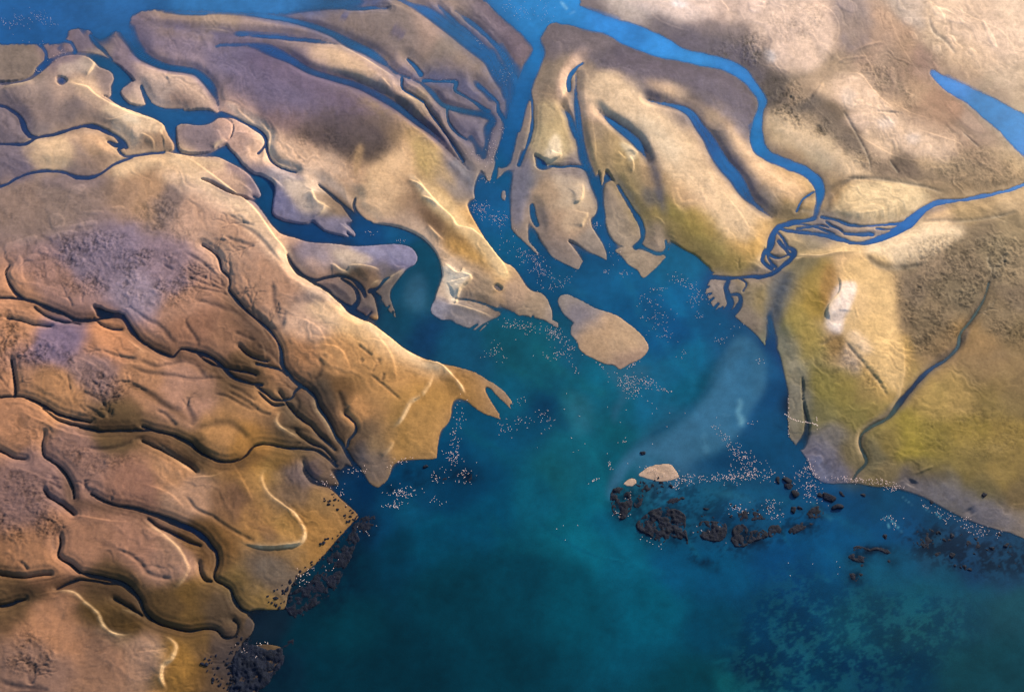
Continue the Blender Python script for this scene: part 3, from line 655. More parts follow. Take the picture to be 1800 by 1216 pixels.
# ------------------------------------------------------------------ colours of sand, silt and algae, some glints, sheen and shade painted in
SOIL = """60 250 140 125 122|90 270 215 180 140|50 350 145 122 112|110 350 135 118 112|200 440 140 122 136|150 460 135 118 132|280 480 152 128 136|240 520 165 145 156|300 350 140 118 110
250 330 190 150 115|300 300 225 185 145|350 380 205 165 140|420 400 205 160 130|390 340 220 180 150|100 600 135 115 135|40 560 190 138 104|200 600 200 140 100|120 500 170 130 115|350 580 150 108 85|330 540 180 135 110
100 690 178 130 90|250 660 178 130 96|180 650 150 120 115|30 740 172 124 92|330 690 178 134 110|420 640 95 72 50|400 600 150 110 85|60 860 135 105 98|250 850 152 110 90|330 880 184 142 112|150 810 150 114 100|60 1000 162 116 84|120 960 160 116 90|250 960 158 116 94|300 990 168 128 106
200 1150 150 112 88|100 1100 178 128 94|60 1180 140 108 92|250 1150 164 128 104|30 1040 95 72 48|220 1100 80 62 38|200 1050 95 72 45|330 1050 110 82 42|360 950 120 85 45|345 800 105 82 50|380 780 185 136 86|440 790 165 118 62|470 720 165 122 82|300 830 192 142 102|200 755 105 82 55
600 640 200 148 98|700 700 185 138 85|560 560 225 182 150|520 650 178 128 88|620 730 190 138 88|700 770 172 130 75|660 800 140 115 85|740 760 170 130 85|760 680 170 125 68|550 480 215 170 135|500 430 215 170 140|630 580 225 170 100|480 500 190 145 115
450 900 172 126 74|550 920 160 116 62|500 950 172 128 68|460 850 170 126 74|430 880 120 88 65|480 1000 110 92 75|400 1080 90 72 55|330 1100 112 84 45|310 1160 142 104 50|400 1150 75 62 55|350 1200 110 80 40|440 1040 140 110 60|300 1070 90 68 40|500 870 115 92 72|550 890 140 108 70|520 830 100 85 82
500 720 95 78 60|520 770 100 80 55|560 800 105 85 70|570 700 90 75 60|600 760 110 85 60|640 760 105 85 68|560 740 120 92 62|500 800 120 90 50|620 800 80 72 70|600 690 110 80 50
310 30 165 140 125|380 30 175 150 130|250 75 125 112 130|400 100 120 108 118|300 100 170 145 140|320 130 195 165 145|290 160 190 165 150|330 180 165 140 125|220 110 140 122 130|150 70 125 112 125|30 110 140 120 105|110 90 140 120 125|160 115 165 145 130|180 130 150 130 125|110 160 190 160 140|150 155 215 180 150|60 170 170 148 135|20 210 120 108 118|130 190 135 118 115|150 230 200 165 135|230 220 225 192 160|260 250 170 138 112|180 260 180 148 120|350 240 140 122 125|60 190 150 128 120|30 290 120 108 122|140 290 160 135 120|120 320 130 115 115
450 110 125 108 118|520 60 150 130 125|560 30 125 112 120|640 90 140 122 115|740 50 205 170 145|700 50 135 122 115|780 80 150 135 115|820 120 165 142 118|850 170 130 115 110|870 50 120 108 118|900 80 130 110 112|640 110 225 185 150|580 100 225 190 155|690 150 190 160 140|480 80 155 135 125|450 40 175 150 140|720 180 155 135 115|760 220 140 120 105
520 150 120 105 115|470 180 120 102 112|600 170 135 115 110|600 230 95 82 85|650 250 95 82 78|560 240 110 92 90|540 270 210 170 140|500 200 135 110 108|450 150 130 110 118|430 215 215 175 155|480 260 225 185 155|680 200 165 138 105|710 230 195 158 110|740 280 190 160 105|700 290 225 182 135|620 320 215 170 130|670 320 225 185 140|700 340 150 120 95|650 370 220 180 145|800 320 150 135 125|790 260 130 115 110|780 350 205 168 115|800 400 215 170 110|760 390 125 95 70|800 430 190 145 85|830 450 195 152 95|860 460 215 175 130|740 400 215 180 150|820 480 165 140 115|870 500 215 172 118|780 200 130 115 115|820 240 120 112 125
480 310 150 135 142|530 370 115 112 132|500 340 112 110 140|560 330 205 180 155|590 370 140 122 105|600 400 125 118 135|620 330 165 140 115|570 300 195 165 140|510 320 140 128 140|640 450 135 128 150|710 450 115 110 140|600 450 175 155 148|560 450 160 140 140|530 440 130 112 122|510 430 180 145 125|620 475 100 84 75|580 520 95 86 88|650 530 115 100 90|690 510 110 100 95|560 510 100 92 98
790 500 225 195 165|775 540 150 145 155|850 500 150 130 105|830 540 150 138 130|810 570 140 130 125|890 510 170 142 118|930 540 160 138 115|870 540 110 100 95
1000 60 125 112 115|1040 80 112 102 108|970 140 150 130 110|985 230 165 140 105|960 200 165 140 115|965 250 200 175 135|1020 130 160 138 118|1060 150 200 170 140|1050 190 215 180 150|1100 190 225 195 162|1100 110 100 92 105|1060 110 115 105 108|1150 130 120 108 108|1200 130 105 96 108|1180 170 215 185 155|1140 240 230 200 165|1180 280 228 195 155|1150 320 195 160 115|1200 350 215 175 130|1250 340 225 185 140|1280 370 228 188 135|1310 440 205 162 92|1330 400 215 172 110|1230 400 175 145 80|1180 380 140 122 75|1160 370 150 128 78|1290 460 170 140 85|1240 440 150 130 85|1100 340 160 138 100|1120 370 160 138 90|1050 260 190 160 115|1040 240 170 145 115|1080 280 180 152 105|1140 350 100 95 95|1150 410 150 132 115|1090 390 160 142 122|1075 350 165 145 125
1010 340 200 175 145|960 330 175 148 120|930 320 120 118 125|940 390 150 132 118|990 400 180 150 122|980 450 150 135 125|1040 430 150 135 122|1120 460 165 145 122|1000 300 135 122 120|920 260 130 120 118
1060 600 190 156 122|1100 600 175 148 120|1020 550 140 130 130|1100 640 170 140 120|1000 530 150 138 130
1180 15 240 212 195|1230 20 230 200 185|1300 20 190 165 150|1130 10 215 195 180|1160 40 130 118 120|1250 40 150 130 122|1200 80 110 102 115|1260 90 115 105 105|1350 30 225 195 175|1300 60 150 130 120|1350 80 232 200 180|1390 70 200 172 160|1410 100 235 200 170|1330 110 120 108 105|1350 150 95 85 80|1290 110 110 98 105|1440 60 235 200 175|1460 120 165 140 115|1500 50 150 132 128|1530 70 200 160 130|1600 30 190 170 155|1570 100 195 160 130|1560 60 195 158 130|1640 80 205 175 145|1700 40 225 190 160|1750 60 228 195 168|1650 30 235 200 165|1780 30 232 200 170|1700 110 215 180 145|1750 160 195 170 140|1790 190 190 165 130|1620 110 150 118 105|1650 190 160 122 100|1600 160 185 152 122|1700 220 150 125 110
1230 170 120 108 110|1200 180 110 100 105|1300 160 120 105 105|1310 180 150 130 115|1280 130 115 102 108|1250 200 215 182 145|1300 240 225 190 150|1270 220 215 180 142|1320 300 220 182 138|1380 320 218 175 122|1400 350 205 162 105|1350 350 160 138 110|1400 370 150 125 70|1300 290 100 92 95|1420 230 225 192 150|1370 220 222 190 148|1450 270 235 205 160|1500 290 215 182 140|1480 170 232 196 165|1510 210 235 200 172|1450 160 225 190 155|1400 170 115 98 85|1420 190 100 88 80|1450 220 125 105 85|1500 250 125 105 88|1400 140 160 138 115|1540 250 230 195 160|1600 250 225 190 150|1570 220 215 178 140|1620 220 165 130 105|1650 290 180 152 118|1700 300 165 140 110|1580 290 110 92 78|1620 280 200 168 130|1440 330 215 180 130|1500 300 225 185 140|1530 310 140 118 95
1530 345 238 205 155|1480 360 215 172 118|1590 360 240 208 160|1470 385 150 130 100|1460 400 115 108 108|1540 375 225 188 140|1640 330 165 140 105|1700 340 180 150 110|1650 380 215 178 135|1700 370 170 142 100|1780 350 190 160 120|1780 400 150 128 95|1550 440 240 210 170|1500 430 225 190 140|1400 440 200 172 125|1420 430 150 135 110|1600 430 225 190 150|1640 400 215 180 140|1620 460 165 138 110|1680 420 125 105 80|1720 410 130 110 85|1750 450 150 130 98|1700 470 145 122 95|1780 480 170 145 110
1390 480 175 155 110|1400 460 165 142 90|1370 540 125 115 85|1380 510 100 98 95|1350 520 150 130 85|1330 520 140 125 100|1300 530 130 118 105|1320 560 135 120 105|1270 510 150 135 125|1340 490 150 132 100|1420 490 145 120 60|1440 540 160 128 45|1400 580 140 130 75|1420 600 158 140 80|1380 600 115 118 95|1470 600 150 118 70|1450 500 175 140 80|1500 480 220 178 128|1540 520 222 180 125|1490 540 235 205 185|1470 560 225 195 170|1520 590 215 175 105|1560 620 200 160 90|1550 670 200 162 95|1500 620 210 180 150|1580 560 140 115 85|1600 520 125 105 85|1620 580 115 95 68|1640 550 130 108 80|1680 520 125 108 82|1650 620 140 112 75|1700 600 155 122 75|1750 560 135 112 80|1780 520 120 100 80|1780 600 130 108 68
1390 640 150 140 108|1400 700 125 118 102|1440 680 130 118 62|1480 690 135 118 58|1440 730 115 108 70|1520 710 155 130 75|1500 740 120 108 62|1460 780 112 106 100|1470 820 110 105 115|1440 810 115 112 128|1440 840 90 100 130|1500 800 110 98 68|1480 840 130 112 95|1540 800 110 102 75|1560 780 130 112 58|1600 760 146 128 54|1600 790 146 128 50|1640 780 120 105 42|1560 830 120 105 72|1620 830 95 84 62|1600 850 95 88 92|1650 700 150 128 70|1620 680 150 125 75|1700 700 140 115 70|1700 760 140 118 48|1750 700 130 108 62|1790 700 120 100 68|1780 760 135 110 50|1700 820 115 100 50|1750 820 140 115 55|1790 870 110 92 60|1720 870 92 84 55|1660 870 105 100 92|1720 900 105 100 105|1780 920 135 120 105|1650 650 140 112 85|1720 650 135 110 75
1100 850 0 0 0|1150 835 195 165 140"""
SOIL = SOIL.replace("1100 850 0 0 0|", "")
SEA = """60 30 40 95 155|200 20 55 102 160|400 5 70 118 175|480 5 75 122 180|120 50 45 92 148|30 60 35 88 145|210 140 32 85 130|290 190 45 92 140|310 240 40 88 140|250 170 30 80 125|60 140 35 75 130|180 120 30 80 120|440 300 20 85 130|470 340 22 72 115|560 410 22 62 108|700 410 28 85 125|660 420 25 72 118|740 450 18 75 98|760 500 15 70 92|730 520 52 88 108|710 570 25 72 95|700 500 20 75 100|690 600 30 70 95|800 620 25 78 105|750 590 22 58 92
850 330 25 85 130|870 380 25 90 135|840 360 25 80 125|860 290 10 85 125|890 420 15 85 120|960 30 60 140 205|1150 60 78 152 225|1100 50 72 144 218|1300 130 72 138 208|1230 105 78 148 215|1335 240 45 120 180|1335 190 60 135 200|1430 310 55 120 185|1440 350 40 110 170|1380 290 60 125 190|1750 200 75 142 205|1650 140 95 150 225|1290 300 55 110 170|1250 240 60 100 160|1330 350 55 95 145|920 180 30 95 150|940 110 40 115 175|890 110 55 110 165|890 250 20 85 135|840 110 55 105 160|780 60 70 110 160|720 20 75 115 175|860 170 60 95 145
470 95 60 90 150|600 70 60 90 130|650 105 60 105 155|700 140 40 95 145|550 130 65 85 130|650 165 70 80 125|760 240 65 75 115|820 290 60 80 120|740 150 50 100 150|800 190 60 95 130|850 200 30 90 140
1000 450 22 78 118|950 470 18 72 110|950 510 15 75 110|1100 500 22 92 132|1050 500 25 88 128|1200 470 28 98 132|1200 520 18 98 142|1180 590 12 78 122|1130 540 15 80 120|1160 600 15 85 130|1250 560 20 85 125|1020 480 20 75 110|980 480 15 78 112|1060 400 25 85 130|1340 640 35 85 125|1300 590 28 78 115|1050 660 18 98 120|950 620 20 90 105|900 610 20 85 100|1000 600 25 85 110|1000 720 15 92 110|1020 740 25 95 115|1080 770 10 85 98|1200 640 20 98 130|1150 660 30 95 125|1110 700 15 90 110|1130 700 25 95 125|1220 700 12 92 118|1290 640 38 90 130|1290 700 48 92 130|1250 740 55 95 130|1230 780 62 98 125|1200 790 72 98 125|1150 790 65 100 125|1240 760 58 98 130|1330 800 10 68 102|1300 800 10 68 102|1270 810 25 75 110|1350 740 20 72 108|1360 700 18 68 108|1320 730 35 80 120|1370 760 12 68 102|1390 800 15 70 105|1350 560 55 85 120|1365 620 30 62 105
850 760 8 75 105|820 740 10 78 108|900 700 15 85 108|930 740 8 72 100|950 720 10 68 98|1000 800 18 90 105|850 900 0 72 98|950 880 10 88 108|980 830 20 90 102|1030 950 8 100 118|1050 880 5 95 112|1000 920 5 92 108|1060 900 5 85 110|1080 820 8 88 105|750 870 5 62 92|800 820 0 62 95|700 850 0 58 90|800 860 0 58 88|720 890 10 72 98|640 850 0 42 75|620 850 8 50 82|680 900 5 62 92|640 900 5 45 75|700 950 0 52 72|760 930 0 68 92|620 1000 0 45 62|800 1050 0 54 68|600 1100 0 54 66|700 1180 0 45 58|560 1180 0 45 58|900 1150 0 54 68|900 1000 0 65 82|1000 1050 0 72 88|900 1060 0 60 75|1150 1050 0 85 105|1100 980 5 90 112|1180 1000 5 78 110|1250 1000 5 78 112|1230 890 25 80 108|1260 870 30 85 112|1300 880 30 82 115|1350 900 22 78 112|1280 920 12 70 105|1400 930 5 78 118|1380 980 5 72 115|1350 1080 0 58 88|1250 1100 0 65 88|1300 1180 0 38 62|1280 1200 10 80 88|1240 1210 0 60 72|1450 1040 8 68 100|1400 1020 5 68 108|1400 1120 5 55 82|1500 1100 22 78 95|1550 1080 25 72 90|1600 1040 20 80 100|1540 1000 22 82 110|1580 990 25 80 108|1650 1020 25 70 92|1700 1060 30 70 85|1780 1060 35 72 82|1600 1110 28 68 80|1780 1160 22 65 74|1700 1180 22 65 74|1500 1190 0 48 78|1600 1190 5 50 72|1450 1200 0 55 80|1600 930 20 70 108|1560 930 10 70 108|1700 960 42 68 98|1780 990 38 66 92|1650 980 38 70 95|1450 880 10 68 108|1500 900 12 68 105|1480 960 8 78 118|1560 880 15 65 95|1640 900 20 62 92|1740 945 40 62 90|1700 1000 30 58 88|1420 870 12 68 105
20 528 22 28 48|80 542 22 28 48|150 562 22 28 48|200 556 20 28 50|230 575 20 30 60|250 600 20 28 48|320 618 22 28 48|390 645 22 28 48|450 676 25 32 50|10 490 28 30 45|400 490 40 45 65|440 550 35 40 60|490 610 40 50 75|520 670 35 48 70|20 700 18 24 38|100 726 20 24 38|180 758 22 24 35|260 756 28 26 38|330 780 20 22 32|350 798 18 20 30|420 808 20 20 30|520 790 35 38 55|580 805 30 40 60|560 710 35 42 60|585 755 35 45 65|615 805 25 40 65|40 806 25 28 42|110 828 20 24 35|128 865 20 24 35|200 888 25 26 38|300 915 28 30 45|350 938 20 32 62|372 960 20 30 50|382 1000 22 26 36|410 1055 25 30 42|440 1078 18 26 40|30 1058 20 22 35|180 1015 28 26 38|240 1050 20 22 32|270 1090 20 22 30|350 1105 28 28 36|410 1110 28 30 40|105 970 24 24 34
30 205 40 55 100|60 240 45 60 105|150 225 45 60 105|210 250 55 70 110|30 315 50 65 110|110 304 55 70 120|160 314 50 65 110|100 256 55 70 110|230 276 50 68 115|450 225 40 75 125|470 260 60 75 120|530 480 40 45 65|600 488 35 40 58|640 515 28 40 65|610 540 30 45 75|590 350 60 60 80
1560 414 55 110 180|1600 390 65 115 185|1640 364 75 125 195|1700 350 85 130 200|1790 328 85 140 210|1500 427 55 95 150|1440 410 60 90 140|1380 402 55 90 145|1350 440 50 85 135|1390 450 40 75 125|1340 486 40 75 125|1280 490 40 75 120|1285 530 40 75 115|1300 525 45 75 115|1520 397 60 80 115|1690 580 110 105 100|1640 645 60 75 110|1512 780 75 75 75
1700 570 105 98 95|1670 628 95 92 100|1600 690 60 64 88|1560 736 100 92 88|1520 756 110 100 92|1515 800 85 80 80|460 1100 25 35 48|490 1090 20 32 45|470 1130 15 32 45|520 1100 0 45 58|510 1170 8 40 55|1400 720 18 30 50|1412 750 30 45 65|1600 690 30 45 80"""
def lin(c):
    c = np.asarray(c, float) / 255
    return np.where(c <= 0.04045, c / 12.92, ((c + 0.055) / 1.055) ** 2.4)
def survey(txt):
    a = np.array([[float(x) for x in s.split()] for l in txt.splitlines() for s in l.split("|") if s.strip()])
    return a[:, :2], lin(a[:, 2:])
def spread(P, C, wu, wv, p=3.2):
    """soft interpolation of samples, pushed about by noise so that no patch has a clean outline"""
    k = 4
    vs_, us_ = np.mgrid[0:H:k, 0:W:k].astype(np.float32)
    us_ = us_ + wu[::k, ::k]; vs_ = vs_ + wv[::k, ::k]
    num = np.zeros(us_.shape + (3,), np.float32); den = np.zeros(us_.shape, np.float32)
    for (x, y), c in zip(P, C):
        d2 = (us_ - x) ** 2 + (vs_ - y) ** 2 + 120.0
        w = (1e3 / d2) ** p
        den += w
        num += w[..., None] * c.astype(np.float32)
    num /= den[..., None]
    # back to full size
    yy = np.clip((np.arange(H)) / k, 0, num.shape[0] - 1.001); xx = np.clip(np.arange(W) / k, 0, num.shape[1] - 1.001)
    yi, xi = yy.astype(int), xx.astype(int); fy = (yy - yi)[:, None, None]; fx = (xx - xi)[None, :, None]
    r = (num[yi][:, xi] * (1 - fx) + num[yi][:, xi + 1] * fx) * (1 - fy) + (num[yi + 1][:, xi] * (1 - fx) + num[yi + 1][:, xi + 1] * fx) * fy
    return r.astype(np.float32)
n_a, n_b = fbm(11, 70, 4, 0.6), fbm(12, 70, 4, 0.6)
n_c = fbm(13, 16, 4, 0.7); n_d = fbm(14, 7, 3, 0.7); n_e = fbm(15, 3.0, 2, 0.7)
sp_, sc_ = survey(SOIL)
SOILC = spread(sp_, sc_, n_a * 22 + n_c * 6, n_b * 18 + n_c * 6)
for ch in range(3): SOILC[..., ch] = blur(SOILC[..., ch], 4)
def paint(s, col, a, soft):
    sl, m = fill(P2(s)); f = new(); f[sl] = m
    f = blur(f, soft)
    f = np.clip(f * (1 + n_c * 0.8 * (1 - f)) * a, 0, 1)[..., None]
    SOILC[:] = SOILC * (1 - f) + lin(col).astype(np.float32) * f
